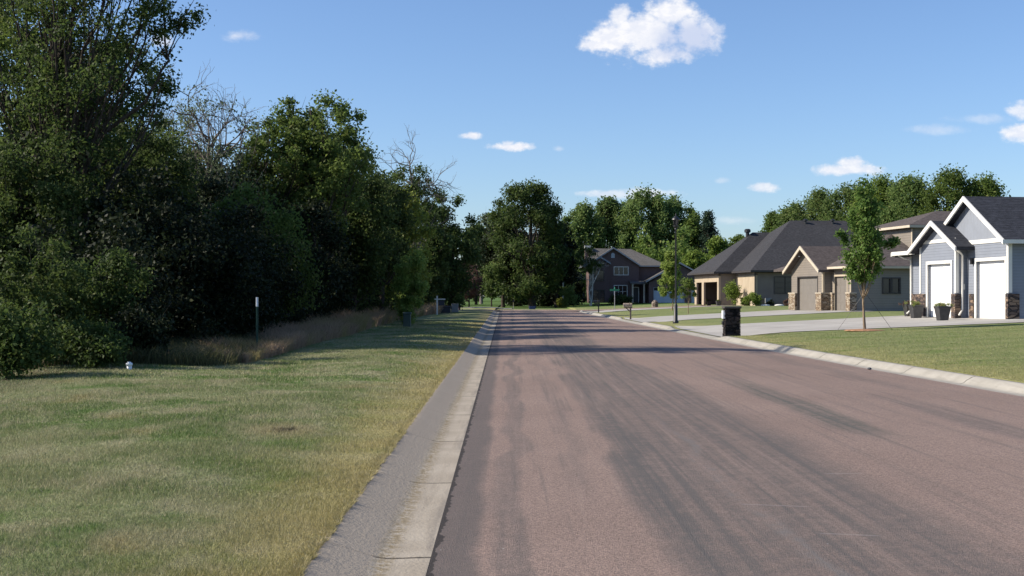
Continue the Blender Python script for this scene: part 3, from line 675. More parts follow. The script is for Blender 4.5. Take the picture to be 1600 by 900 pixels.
for i, (px, top, Z, w, lf, lb) in enumerate((
        (1208, 336, 195, 46, 'leaf_mid', 'darker small-crowned tree over the left end of the long dark roof'),
        (1240, 322, 190, 56, 'leaf_cotton', 'second tree from the left above the long dark roof'),
        (1278, 300, 186, 84, 'leaf_cotton', 'broad tree above the middle of the long dark roof'),
        (1330, 292, 182, 90, 'leaf_cotton', 'tree directly behind the staked young tree'),
        (1378, 280, 176, 80, 'leaf_bright', 'bright tree right of the staked young tree'),
        (1425, 278, 170, 76, 'leaf_cotton', 'tree above the upper storey of the taupe house'),
        (1482, 268, 165, 88, 'leaf_mid', 'highest tree behind the houses, left of the blue gable'),
        (1534, 274, 165, 84, 'leaf_mid', 'tree just above the peak of the blue house'),
        (1598, 330, 168, 90, 'leaf_mid', 'tree mostly hidden behind the roof of the blue house'))):
    T('backyard_tree', px, top, Z, w * 1.3, lb, seed=70 + i, low=.05, nc=140, per=170, L=.36, leaf=lf, crad=.085, shape='dome', group='trees behind the right-hand houses', limbs=12, flat=1.2)
mass('distant_woods', lambda y: 0 * y + 180, 300, 340, lambda y: 9 + 0 * y, 700, 3.0, 70, 1.2, 'leaf_dark', 'far line of trees closing the view', 81, 1, 330, 'woods')
mass('distant_woods', lambda y: 0 * y + 150, 212, 225, lambda y: 9.5 + 0 * y, 380, 2.0, 90, .8, 'leaf_mid', 'wooded background behind the right-hand houses', 82, 1, 128, 'woods')
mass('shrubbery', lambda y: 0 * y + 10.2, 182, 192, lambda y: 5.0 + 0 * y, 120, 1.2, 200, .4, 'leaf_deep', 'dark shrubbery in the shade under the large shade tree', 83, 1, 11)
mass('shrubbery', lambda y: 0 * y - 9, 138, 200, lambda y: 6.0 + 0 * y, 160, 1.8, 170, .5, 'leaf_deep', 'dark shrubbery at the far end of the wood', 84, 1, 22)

# --- young street trees
yx, yy_ = 12.95, 45.8
root = tree('young_tree', yx, yy_, 5.35, 1.55, 'young staked maple on the right-hand lawn with a mulch ring', leaf='leaf_maple', bk='bark_young', seed=92, low=.23, nc=110, per=100, L=.13, tr=.05, crad=.08, limbs=34, hmin=.27, shape='column',
            extra=[([(0, 0, 2.6), (.5, .05, 2.95), (1.0, .05, 3.25)], .016, (.10, 4, .16)), ([(0, 0, 2.5), (-.4, 0, 2.9), (-.85, 0, 3.35)], .014, (.10, 3, .15))], flat=1.1)
for a in (2.7, 5.9, 4.4):
    m = MB(); m.tube([(0, 0, 1.45), (math.cos(a) * 1.0, math.sin(a) * 1.0, .02)], .006, 4); m.build('guy_wire', 'black_metal', root)
m = MB(); m.lathe([(.75, 0), (.7, .03), (.3, .06), (.1, .05)], 0, 0, 0, 24); o = m.build('mulch_bed', 'mulch', None, True); o.location = (yx, yy_, E(yx, yy_) + .005); tag(o, 'reddish ring of wood mulch around the staked young tree', 'mulch bed')
T('young_tree', 1050, 393, 106, 32, 'young bright green tree just left of the black lamp post top half', leaf='leaf_lime', bk='bark_young', seed=94, low=.10, nc=60, per=170, L=.2, tr=.06, crad=.11, shape='column')
tree('young_tree', 12.7, 90, 2.9, 1.4, 'thin grey-green sapling right of the black lamp post', leaf='leaf_mid', bk='bark_young', seed=95, low=.28, nc=34, per=45, L=.15, tr=.03, crad=.12)
bush('small_tree', 21.9, 123.5, 2.35, 1.7, 'bright green small tree against the brown wall beside the garage', 'leaf_bright', 96, 24, 130, .17, cat='tree')
bush('shrub', 23.0, 122.3, 1.05, 1.2, 'dark round shrub right of the bright small tree', 'leaf_mid', 97, 14, 110, .15)
bush('shrub', 22.9, 118.6, 1.35, 1.9, 'broad green grassy shrub below the lit tan wall', 'leaf_bright', 98, 18, 130, .15)
for i, (xx_, h_, lb) in enumerate(((24.6, .6, 'low dark shrub nearest the downspout of the long brown wall'), (26.2, .7, 'low reddish shrub in the middle of the long brown wall'), (27.9, .65, 'low shrub under the brown wall, nearest the taupe garage'))):
    bush('shrub', xx_, 118.9, h_, 1.0, lb, 'leaf_purple' if i == 1 else 'leaf_deep', 100 + i, 8, 90, .13, group='foundation shrubs')
bush('shrub', 6.75, 168, 1.35, 1.7, 'round yellow-green shrub at the foot of the white upright', 'leaf_yellow', 104, 20, 120, .2)
bush('hedge', 14.9, 171.5, 1.35, 3.4, 'clipped dark hedge below the lower triple window of the brick house', 'leaf_dark', 105, 30, 120, .2, cat='hedge')
bush('shrub', 7.6, 166, 3.4, 2.2, 'pale shrub left of the white-stemmed birch', 'leaf_cotton', 106, 24, 110, .2)
tree('birch_tree', 10.7, 169, 8.2, 4.6, 'leaning white-stemmed birch in front of the brick house', leaf='leaf_dark', bk='bark_birch', seed=107, low=.5, nc=30, per=70, L=.26, tr=.11, crad=.11, bare=2,
     extra=[([(0, 0, 0), (-.25, -.3, 1.8), (.5, -.4, 3.6), (1.3, -.4, 5.2)], .10, None), ([(-.1, 0, 0), (-.3, -.2, 2.6), (.1, -.3, 5.2)], .09, None)])

# ------------------------------------------------------------------ houses
def wall(mb, face, pl, a0, a1, z0, z1, holes=(), th=.2):
    hs = sorted(holes); c = a0
    for (h0, h1, b, t_) in hs:
        mb.fbox(face, pl, c, h0, z0, z1, 0, th); mb.fbox(face, pl, h0, h1, z0, b, 0, th); mb.fbox(face, pl, h0, h1, t_, z1, 0, th); c = h1
    mb.fbox(face, pl, c, a1, z0, z1, 0, th)
def casing(parent, face, pl, h, m, w=.12, proud=.03, name='door_frame', sill=False):
    h0, h1, b, t_ = h; mb = MB()
    mb.fbox(face, pl, h0 - w, h0, b, t_, -proud, .05); mb.fbox(face, pl, h1, h1 + w, b, t_, -proud, .05)
    mb.fbox(face, pl, h0 - w, h1 + w, t_, t_ + w, -proud, .05)
    if sill: mb.fbox(face, pl, h0 - w, h1 + w, b - w, b, -proud - .02, .05)
    return mb.build(name, m, parent)
def garage_door(parent, face, pl, h, m, panels=4, rec=.14, windows=False, name='garage_door'):
    h0, h1, b, t_ = h; mb = MB(); ph = (t_ - b) / panels
    for i in range(panels):
        mb.fbox(face, pl, h0, h1, b + i * ph + .003, b + (i + 1) * ph - .003, rec, rec + .045)
        n = max(2, round((h1 - h0) / .62)); pw = (h1 - h0) / n
        for k in range(n):
            if windows and i == panels - 1: continue
            mb.fbox(face, pl, h0 + k * pw + .06, h0 + (k + 1) * pw - .06, b + i * ph + .09, b + (i + 1) * ph - .09, rec - .004, rec)
    mb.fbox(face, pl, h0, h1, b, t_, rec + .045, rec + .06)
    d = mb.build(name, m, parent)
    if windows:
        n = 4; pw = (h1 - h0) / n
        for k in range(n):
            w = MB(); i = panels - 1; w.fbox(face, pl, h0 + k * pw + .08, h0 + (k + 1) * pw - .08, b + i * ph + .1, b + (i + 1) * ph - .08, rec - .012, rec); w.build('pane', 'glass_dark', d)
    return d
def window(parent, face, pl, h, m='white_trim', cols=2, rws=1, label=None):
    f = casing(parent, face, pl, h, m, .09, .035, 'window', True)
    h0, h1, b, t_ = h; mb = MB()
    for i in range(1, cols):
        a = h0 + (h1 - h0) * i / cols; mc = MB(); mc.fbox(face, pl, a - .03, a + .03, b, t_, .0, .05); mc.build('mullion', m, f)
    for i in range(1, rws): z = b + (t_ - b) * i / rws; mb.fbox(face, pl, h0, h1, z - .02, z + .02, .004, .046)
    if mb.v: mb.build('glazing_bar', m, f)
    g = MB(); g.fbox(face, pl, h0, h1, b, t_, .07, .09); g.build('pane', 'glass_dark', f)
    if label: f['label'] = label
    return f
def hip(mb, x0, x1, y0, y1, ze, ra, rb, th=.16):
    A, B, C_, D = (x0, y0, ze), (x1, y0, ze), (x1, y1, ze), (x0, y1, ze)
    lo = [(p[0], p[1], ze - th) for p in (A, B, C_, D)]
    alongx = abs(rb[0] - ra[0]) >= abs(rb[1] - ra[1])
    if alongx: fs = [(0, 1, 5, 4), (1, 2, 5), (2, 3, 4, 5), (3, 0, 4)]
    else: fs = [(0, 1, 4), (1, 2, 5, 4), (2, 3, 5), (3, 0, 4, 5)]
    mb.poly([A, B, C_, D, ra, rb] + lo, fs + [(6, 9, 8, 7), (0, 6, 7, 1), (1, 7, 8, 2), (2, 8, 9, 3), (3, 9, 6, 0)])
def ring(mb, x0, x1, y0, y1, z0, z1, w=.04):
    mb.box(x0 - w, x0 - .003, y0 - w, y1 + w, z0, z1); mb.box(x1 + .003, x1 + w, y0 - w, y1 + w, z0, z1)
    mb.box(x0 - .003, x1 + .003, y0 - w, y0 - .003, z0, z1); mb.box(x0 - .003, x1 + .003, y1 + .003, y1 + w, z0, z1)
def gable_x(mb, fas, x0, x1, yc, zp, half, slope, th=.16, fw=.07, fh=.21, fx=None):
    """gable roof with its ridge along x, front end at x0"""
    ze = zp - slope * half
    mb.slab([(x0, yc - half, ze), (x1, yc - half, ze), (x1, yc, zp), (x0, yc, zp)], th)
    mb.slab([(x0, yc, zp), (x1, yc, zp), (x1, yc + half, ze), (x0, yc + half, ze)], th)
    if fas is not None:
        for sgn in (-1, 1):
            q = [(yc, zp + .01), (yc + sgn * (half + .03), ze + .01 - .03 * slope), (yc + sgn * (half + .03), ze - fh), (yc, zp - fh)]
            fas.prism(q if sgn > 0 else q[::-1], 'x', x0 - fw, x0 - .003)
FL = .62
# ---- blue house
bh = thing('blue_house', (20.5, 51.5, FL), 'blue-grey sided house with two gables, white trim and two white garage doors', 'house', math.atan2(.108, .994))
d1 = (4.13, 6.49, 0, 2.42); d2 = (.27, 2.77, 0, 2.46); sd = (7.75, 8.6, 0, 2.15)
mb = MB(); wall(mb, 'x', 0, 0, 3.67, 0, 3.3, [d2]); wall(mb, 'x', -.5, 3.67, 7.3, 0, 3.45, [d1])
mb.box(-.3, 0, 3.67, 3.87, 0, 3.45); mb.box(-.3, .1, 7.1, 7.3, 0, 3.3); wall(mb, 'x', .1, 7.3, 9.7, 0, 3.1, [sd])
mb.box(.2, 13, 0, .2, 0, 3.3); mb.box(.3, 13, 9.5, 9.7, 0, 3.1); mb.box(12.8, 13, .2, 9.5, 0, 3.1)
mb.build('wall', 'blue_siding', bh)
mb = MB(); mb.prism([(0.02, 3.34), (6.4, 3.34), (3.24, 5.22)], 'x', -.012, .15); mb.prism([(3.75, 3.5), (7.0, 3.5), (5.35, 4.3)], 'x', -.512, -.35); mb.build('gable_wall', 'blue_batten', bh)
mb = MB(); fas = MB()
gable_x(mb, fas, -.34, 13.4, 3.24, 5.33, 3.54, .58)
gable_x(mb, fas, -.86, 6.5, 5.35, 4.38, 2.42, .52)
mb.slab([(-.55, 7.4, 3.22), (7, 7.4, 3.5), (7, 10.1, 3.1), (-.55, 10.1, 3.0)], .14)
mb.build('roof', 'shingle_charcoal', bh)
fas.box(-.47, 13.4, -.40, -.305, 3.12, 3.28)                       # near eave gutter
fas.box(-.72, -.552, 7.8, 10.15, 2.94, 3.12); fas.box(-.72, 2, 10.103, 10.2, 2.9, 3.08)
fas.box(-.60, -.515, 3.0, 3.64, 3.0, 3.12)
fas.build('fascia', 'white_trim', bh)
for nm_, bx in (('frieze_board', [(-.035, -.004, .0, 3.6, 3.22, 3.40)]), ('frieze_board', [(-.535, -.504, 3.67, 7.3, 3.38, 3.54)]),
        ('corner_board', [(-.04, .0, -.04, .11, 1.1, 3.2), (0.0, .13, -.04, -.003, 1.1, 3.2)]), ('corner_board', [(-.54, -.5, 3.63, 3.76, 1.1, 3.36), (-.5, -.4, 3.63, 3.667, 1.1, 3.36)]),
        ('corner_board', [(-.54, -.5, 7.2, 7.33, 1.1, 3.36)]), ('corner_board', [(.06, .098, 9.58, 9.73, 0, 2.9)])):
    mb = MB()
    for b_ in bx: mb.box(*b_)
    mb.build(nm_, 'white_trim', bh)
casing(bh, 'x', 0, d2, 'white_trim', .14, .045); casing(bh, 'x', -.5, d1, 'white_trim', .14, .045); casing(bh, 'x', .1, sd, 'white_trim', .1)
garage_door(bh, 'x', 0, d2, 'white_door'); garage_door(bh, 'x', -.5, d1, 'white_door')
dd = garage_door(bh, 'x', .1, sd, 'white_door', 3, .08, name='entry_door'); kb = MB(); kb.tube([(.14, 7.85, 1.0), (.08, 7.85, 1.0)], .03, 8); kb.build('handle', 'galvanised', dd)
mb = MB()
for grp in (((-.09, -.003, -.09, .12), (-.003, .42, -.09, -.003)), ((-.09, -.003, 2.92, 3.3),), ((-.59, -.503, 3.58, 3.98), (-.503, -.32, 3.58, 3.667)), ((-.59, -.503, 6.64, 7.38),), ((.0, .097, 7.35, 7.62),), ((.01, .097, 8.72, 9.6),)):
    mb = MB()
    for (x0, x1, y0, y1) in grp: mb.box(x0, x1, y0, y1, 0, 1.06)
    mb.build('stone_pier', 'dark_stone', bh)
mb = MB(); mb.tube([(-.62, 3.35, 3.0), (-.4, 3.42, 2.85), (-.25, 3.55, 2.75), (-.25, 3.6, .35), (-.45, 3.5, .12)], .045, 8); mb.build('downspout', 'white_trim', bh, True)
mb = MB(); mb.tube([(-.6, 9.6, 2.95), (-.3, 9.55, 2.8), (.02, 9.5, 2.7), (.02, 9.5, .3), (-.2, 9.5, .1)], .045, 8); mb.build('downspout', 'white_trim', bh, True)
for (lx, ly, pl) in ((-.62, 3.0, 0),):
    mb = MB(); mb.box(-.14, -.01, 3.0, 3.12, 2.35, 2.62); mb.build('wall_lamp', 'black_metal', bh)
mb = MB(); mb.fbox('y', 3.67, -.22, -.12, 1.25, 1.5, -.05, -.005); mb.build('keypad', 'white_trim', bh)

# ---- taupe house
th_ = thing('taupe_house', (21.4, 78.7, FL), 'taupe sided house with tan stone piers and brown roof behind the staked young tree', 'house', math.atan2(.17, .985))
d1 = (3.8, 7.08, 0, 2.22); d2 = (.6, 2.45, 0, 2.22)
mb = MB(); wall(mb, 'x', 0, 0, 2.93, 0, 2.75, [d2]); wall(mb, 'x', -.6, 2.93, 8.2, 0, 2.8, [d1])
mb.box(-.4, 0, 2.93, 3.13, 0, 2.75); mb.box(-.4, 14, 8.0, 8.2, 0, 2.75)
mb.prism([(3.0, 2.8), (8.1, 2.8), (5.56, 4.18)], 'x', -.6, -.4)
mb.box(5.4, 5.6, 2.4, 9.5, 3.4, 5.5)
mb.build('wall', 'taupe_siding', th_)
wn = (2.15, 2.62, 1.18, 2.05); wn2 = (2.78, 3.25, 1.18, 2.05)
mb = MB(); wall(mb, 'y', 0, .2, 15, 0, 2.75, [wn, wn2]); mb.box(5.6, 15, 2.4, 2.6, 3.4, 5.5); mb.box(14.8, 15, .2, 8, 0, 2.75); mb.build('side_wall', 'taupe_siding_side', th_)
window(th_, 'y', 0, wn, 'dark_trim', 1, 1); window(th_, 'y', 0, wn2, 'dark_trim', 1, 1)
mb = MB(); fas = MB()
gable_x(mb, fas, -1.05, 6.0, 5.56, 4.32, 3.0, .55, fh=.22)
hip(mb, -.4, 15.4, -.4, 12.0, 2.86, (5.9, 5.8, 5.36), (10, 5.8, 5.36))
hip(mb, 5.0, 16, 2.0, 9.9, 5.62, (9.0, 5.95, 6.82), (12.5, 5.95, 6.82))
mb.build('roof', 'shingle_brown', th_)
ring(fas, 5.0, 16, 2.0, 9.9, 5.44, 5.60); fas.box(-.52, -.405, -.44, 2.5, 2.7, 2.84); fas.box(-.405, 15.4, -.50, -.405, 2.70, 2.84)
fas.build('fascia', 'cream_trim', th_)
for bx in ([(-.03, -.003, .02, .16, 1.19, 2.7)], [(-.63, -.603, 2.93, 3.05, 1.19, 2.8), (-.603, -.5, 2.9, 2.927, 1.19, 2.75)], [(5.36, 5.397, 2.38, 2.52, 4.2, 5.4)]):
    mb = MB()
    for b_ in bx: mb.box(*b_)
    mb.build('corner_board', 'tan_trim', th_)
mb = MB()
for grp in (((-.15, -.004, -.1, .5), (-.004, .3, -.1, -.004)), ((-.15, -.004, 2.5, 2.82),), ((-.78, -.604, 2.83, 3.72), (-.604, -.152, 2.83, 2.926)), ((-.78, -.604, 7.16, 8.3),)):
    mb = MB()
    for (x0, x1, y0, y1) in grp: mb.box(x0, x1, y0, y1, 0, 1.12)
    pr_ = mb.build('stone_pier', 'tan_stone', th_); mb = MB()
    for (x0, x1, y0, y1) in grp: mb.box(x0 - .03 if x0 > -.7 and x1 < 0 else x0 - .03, x1, y0 - .03, y1 + (.03 if x1 < -.01 or y1 > 0 else 0), 1.12, 1.18)
    mb.build('stone_cap', 'cream_trim', pr_)
casing(th_, 'x', -.6, d1, 'dark_trim', .07); casing(th_, 'x', 0, d2, 'tan_trim', .1)
garage_door(th_, 'x', -.6, d1, 'taupe_door', 4); garage_door(th_, 'x', 0, d2, 'taupe_door', 4)
for yy in (4.6, 6.3):
    mb = MB(); mb.lathe([(.05, 0), (.07, .06)], -.83, yy, 4.32 - .55 * abs(yy - 5.56) - .30, 10); mb.build('soffit_light', 'white_trim', th_)

# ---- dark-roofed house
dh = thing('dark_roofed_house', (23.4, 120, FL), 'brown and tan stucco house with long dark hip roofs and an open garage', 'house', R(5.0))
gA = (7.6, 13.3, 0, 2.4); gB = (14.2, 16.6, 0, 2.4)
mb = MB(); wall(mb, 'x', -1.8, 7, 17.6, 0, 3.0, [gA, gB]); mb.box(0, .2, 0, 7, 0, 2.96); mb.build('tan_wall', 'tan_stucco', dh)
wn = (1.9, 4.0, 1.25, 2.75); wd = (-1.0, -.15, .9, 2.1)
mb = MB(); wall(mb, 'y', 0, .2, 16, 0, 3.2, [wn]); wall(mb, 'y', 7, -1.6, 0, 0, 3.2, [wd]); mb.box(-1.8, 6, 17.4, 17.6, 0, 3.2); mb.box(-1.83, -1.6, 7.2, 17.4, 3.0, 3.25); mb.box(0.0, .2, .2, 7, 2.96, 3.25)
mb.box(15.8, 16, .2, 19, 0, 3.2); mb.box(6, 16, 18.8, 19, 0, 3.2)
mb.build('brown_wall', 'brown_stucco', dh)
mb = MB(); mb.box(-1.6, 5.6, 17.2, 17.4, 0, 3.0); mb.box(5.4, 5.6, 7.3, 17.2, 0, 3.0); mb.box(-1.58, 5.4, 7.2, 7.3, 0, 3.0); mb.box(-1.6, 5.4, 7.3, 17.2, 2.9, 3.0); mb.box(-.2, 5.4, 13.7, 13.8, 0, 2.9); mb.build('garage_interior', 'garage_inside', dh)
mb = MB(); mb.box(.6, 1.4, 8.3, 9.6, .0, .9); mb.box(1.6, 2.5, 9.9, 10.5, .0, 1.3); mb.box(.9, 1.5, 11.0, 12.2, 0, .6); mb.build('stored_boxes', 'clutter', dh, bevel=.03)
window(dh, 'y', 0, wn, 'dark_trim', 2, 3); window(dh, 'y', 7, wd, 'dark_trim', 1, 2)
mb = MB(); hip(mb, -.6, 16.6, -.6, 19.6, 3.42, (6.6, 10, 8.85), (12.5, 10, 8.85)); hip(mb, -2.4, 9, 6.4, 18.3, 3.40, (3.2, 12.2, 7.7), (7.5, 12.2, 7.7)); mb.build('roof', 'shingle_slate', dh)
mb = MB(); ring(mb, -.6, 16.6, -.6, 19.6, 3.24, 3.40); mb.build('fascia', 'dark_trim', dh)
mb = MB(); ring(mb, -2.4, 9, 6.4, 18.3, 3.22, 3.38); mb.build('fascia', 'dark_trim', dh)
for (x_, y_, z_) in ((8.0, 9.3, 8.4), (10.9, 9.3, 8.4)):
    mb = MB(); mb.lathe([(.12, 0), (.12, .35), (.26, .37), (.26, .47), (.05, .6)], x_, y_, z_, 12); mb.build('roof_vent', 'black_metal', dh)
mb = MB(); mb.lathe([(.2, 0), (.2, .45), (.34, .5), (.34, .75), (.2, .85)], 2.6, 12.0, 7.2, 12); mb.build('chimney_cap', 'black_metal', dh)
mb = MB(); mb.tube([(-.06, -.06, 3.2), (-.06, -.06, .1)], .05, 6); mb.build('downspout', 'dark_trim', dh)
mb = MB(); mb.box(.9, 1.5, -.35, -.01, .25, .75); mb.build('meter_box', 'utility_grey', dh)
mb = MB(); d_ = [(.35, -.06), (.25, -.02), (.0, 0.0)]; mb.lathe([(.0, .0), (.2, .02), (.3, .09)], 3.4, -.75, 4.3, 14); mb.tube([(3.4, -.6, 4.0), (3.4, -.7, 4.3)], .03, 6); mb.build('satellite_dish', 'utility_grey', dh)

# ---- brick house
kh = thing('brick_house', (10.8, 175, .6), 'two-storey dark brick house with front gables at the end of the street', 'house', 0)
w_up = (3.55, 5.45, 3.95, 5.0); w_lo = (3.55, 5.3, .75, 2.4); w_ul = (.85, 2.0, 3.1, 4.5); w_ll = (.6, 2.1, .1, 1.75); w_v = (3.1, 3.55, 6.3, 7.0); en = (6.2, 6.9, 0, 2.1)
mb = MB(); wall(mb, 'y', 0, 2.75, 7.0, 0, 2.9, [w_lo, en]); wall(mb, 'y', 0, 2.75, 7.0, 2.9, 5.3, [w_up]); wall(mb, 'y', -.6, .15, 2.75, 0, 2.6, [w_ll]); wall(mb, 'y', -.6, .15, 2.75, 2.6, 5.4, [w_ul])
mb.box(.15, .35, -.4, 9, 0, 5.2); mb.box(2.55, 2.75, -.4, 0, 0, 5.4); mb.prism([(-.1, 5.3), (6.9, 5.3), (3.4, 7.6)], 'y', 0, .2); mb.prism([(.2, 5.4), (2.75, 5.4), (1.5, 6.25)], 'y', -.6, -.4)
wall(mb, 'y', 1.0, 7.0, 10.5, 0, 5.2); mb.box(10.3, 10.5, 1.2, 10, 0, 5.2); mb.box(6.8, 7.0, .2, 1.0, 0, 5.2); mb.box(.35, 10.3, 9.8, 10, 0, 5.2)
gd = (8.7, 13.0, 0, 2.15); gd2 = (13.9, 16.3, 0, 2.15)
wall(mb, 'y', -3, 8.1, 16.8, 0, 2.9, [gd, gd2]); mb.prism([(8.3, 2.9), (16.6, 2.9), (12.3, 5.3)], 'y', -3, -2.8); mb.box(8.1, 8.3, -2.8, 1.0, 0, 2.9); mb.box(16.6, 16.8, -2.8, 8, 0, 2.9)
mb.build('wall', 'brick', kh)
mb = MB(); fas = MB()
def gable_y(y0, y1, xc, zp, half, slope):
    ze = zp - slope * half
    mb.slab([(xc - half, y1, ze), (xc - half, y0, ze), (xc, y0, zp), (xc, y1, zp)], .16); mb.slab([(xc, y1, zp), (xc, y0, zp), (xc + half, y0, ze), (xc + half, y1, ze)], .16)
    for s in (-1, 1):
        q = [(xc, zp + .01), (xc + s * half, ze + .01), (xc + s * half, ze - .22), (xc, zp - .22)]; fas.prism(q, 'y', y0 - .06, y0 - .003)
gable_y(-.5, 6, 3.4, 7.8, 3.75, .66); gable_y(-1.0, 4, 1.5, 6.5, 1.5, .62); gable_y(-3.5, 8, 12.3, 5.6, 4.7, .55)
hip(mb, -.8, 11.1, .4, 10.8, 5.25, (1.0, 5.6, 7.85), (6.4, 5.6, 7.75)); mb.build('roof', 'shingle_grey', kh)
ring(fas, -.8, 11.1, .4, 10.8, 5.08, 5.22); fas.build('fascia', 'house_trim_dull', kh)
mb = MB(); mb.box(3.6, 5.4, .16, .18, 4.0, 4.98); mb.build('curtain', 'curtain', kh); window(kh, 'y', 0, w_up, 'white_trim', 3, 1); window(kh, 'y', 0, w_lo, 'white_trim', 3, 2); window(kh, 'y', -.6, w_ul, 'dark_trim', 1, 1); window(kh, 'y', -.6, w_ll, 'dark_trim', 2, 2)
mb = MB(); mb.prism([(3.1, 6.3), (3.6, 6.3), (3.6, 6.85), (3.35, 7.05), (3.1, 6.85)], 'y', -.05, -.004); mb.build('gable_vent', 'blue_white_door', kh)
garage_door(kh, 'y', -3, gd, 'blue_white_door', 4, windows=True); garage_door(kh, 'y', -3, gd2, 'blue_white_door', 4, windows=True)
casing(kh, 'y', 0, en, 'white_trim'); mb = MB(); mb.box(6.2, 6.9, .1, .16, 0, 2.1); dr_ = mb.build('entry_door', 'dark_door', kh); mb = MB(); mb.tube([(6.3, .09, 1), (6.3, .04, 1)], .03, 6); mb.build('handle', 'galvanised', dr_)
mb = MB(); mb.slab([(5.6, -2.4, 2.75), (8.3, -2.4, 2.75), (8.3, .0, 3.1), (5.6, 0, 3.1)], .15); mb.build('porch_roof', 'shingle_grey', kh)
for x_ in (5.9, 7.5): mb = MB(); mb.lathe([(.16, 0), (.13, .1), (.12, 2.45), (.17, 2.58)], x_, -2.2, 0, 14); mb.build('porch_column', 'cream_trim', kh, True)
mb = MB(); mb.box(-.3, .5, 4.5, 5.5, 6, 7.75); ch_ = mb.build('chimney', 'brick', kh); mb = MB(); mb.box(-.35, .55, 4.45, 5.55, 7.75, 8.2); mb.build('chimney_top', 'white_trim', ch_)

# ------------------------------------------------------------------ objects
def at(x, y, dz=0): return (x, y, E(x, y) + dz)
# stone mailbox pillar
r_ = thing('mailbox_pillar', at(8.18, 46.5), 'square dark stone mailbox pillar with a white paper slot beside the near driveway', 'mailbox pillar')
mb = MB()
rs_ = random.Random(3); z = -.1; 
mb.box(-.25, .25, -.25, .25, -.1, 1.08)
while z < 1.06:
    hgt = rs_.uniform(.05, .1)
    for fc_ in range(4):
        c = -.28
        while c < .27:
            ln = min(rs_.uniform(.12, .26), .29 - c); pr = rs_.uniform(.004, .05)
            a, b = c + .004, c + ln - .004; zz0, zz1 = z + .004, min(1.08, z + hgt - .004)
            if fc_ == 0: mb.box(a, b, -.25 - pr, -.248, zz0, zz1)
            elif fc_ == 1: mb.box(a, b, .248, .25 + pr, zz0, zz1)
            elif fc_ == 2: mb.box(-.25 - pr, -.248, a, b, zz0, zz1)
            else: mb.box(.248, .25 + pr, a, b, zz0, zz1)
            c += ln
    z += hgt
mb.build('stone_shaft', 'pillar_stone', r_)
mb = MB(); mb.box(-.32, .32, -.32, .32, 1.08, 1.16); mb.build('cap', 'cap_stone', r_, bevel=.015)
mb = MB(); mb.box(-.35, -.26, -.17, .15, .70, 1.0); mb.build('mailbox_door', 'white_plastic', r_, bevel=.01)
mb = MB(); mb.box(-.35, -.26, -.15, .15, .48, .60); mb.build('paper_slot', 'black_metal', r_, bevel=.01)
# street lamp
r_ = thing('street_lamp', at(8.66, 66), 'tall slim black street lamp with a lantern head between the near driveways', 'street lamp')
mb = MB(); mb.lathe([(.16, -.1), (.15, .12), (.105, .16), (.095, .95), (.07, 1.0), (.05, 1.1), (.042, 4.9), (.06, 4.95), (.06, 5.05)], 0, 0, 0, 14); mb.build('pole', 'black_metal', r_, True)
mb = MB(); mb.lathe([(.08, 5.05), (.15, 5.12), (.15, 5.16)], 0, 0, 0, 12); mb.build('lantern_base', 'black_metal', r_)
mb = MB(); mb.lathe([(.10, 5.16), (.16, 5.48)], 0, 0, 0, 8); ln_ = mb.build('lantern', 'lantern_glass', r_)
mb = MB()
for k in range(4): a = k * math.pi / 2 + .78; mb.tube([(.11 * math.cos(a), .11 * math.sin(a), 5.16), (.17 * math.cos(a), .17 * math.sin(a), 5.48)], .012, 5)
mb.build('lantern_cage', 'black_metal', ln_)
mb = MB(); mb.lathe([(.22, 5.48), (.2, 5.53), (.08, 5.66), (.03, 5.68), (.03, 5.76), (.01, 5.8)], 0, 0, 0, 12); mb.build('lantern_roof', 'black_metal', r_)
# mailboxes
def mailbox(loc, label, mpost, mbox, rz=0):
    r_ = thing('mailbox', loc, label, 'mailbox', rz)
    mb = MB(); mb.box(-.05, .05, -.05, .05, -.1, .82); mb.beam((.0, 0, .5), (-.32, 0, .80), .07, .09); mb.beam((-.42, 0, .80), (.12, 0, .80), .08, .07); mb.build('post', mpost, r_)
    mb = MB(); q = [(-.10, .845), (.10, .845), (.10, .98)] + [(.10 * math.cos(a), .98 + .10 * math.sin(a)) for a in np.linspace(.2, math.pi - .2, 7)] + [(-.10, .98)]
    mb.prism(q, 'x', -.46, .10); b_ = mb.build('box', mbox, r_)
    mb = MB(); mb.prism([(p[0] * 1.06, p[1] + .002) for p in q], 'x', -.475, -.461); mb.build('door', mbox, b_)
    mb = MB(); mb.box(-.1, -.07, -.135, -.115, .93, 1.16); mb.build('flag', 'old_wood', b_)
    return r_
mailbox(at(7.75, 81.6), 'weathered tan mailbox on a brown wooden post by the middle driveway', 'old_wood', 'old_mailbox')
mailbox(at(7.55, 108.8), 'black mailbox on a dark post near the far driveway', 'black_metal', 'black_metal')
mailbox((.15, 142, E(.15, 142)), 'dark mailbox with a pale post beyond the end of the road', 'cream_trim', 'black_metal', R(90))
# street name sign
r_ = thing('street_sign', at(10.3, 129.8 - 4.6), 'green street name sign on a grey pole before the brick house', 'street sign')
mb = MB(); mb.tube([(0, 0, -.1), (0, 0, 1.95)], .035, 8); mb.build('pole', 'galvanised', r_)
mb = MB(); mb.box(-.48, .48, -.012, .012, 1.97, 2.15); mb.build('sign_plate', 'sign_green', r_, bevel=.004)
mb = MB(); mb.box(-.012, .012, -.42, .42, 2.17, 2.34); mb.build('sign_plate', 'sign_green', r_, bevel=.004)
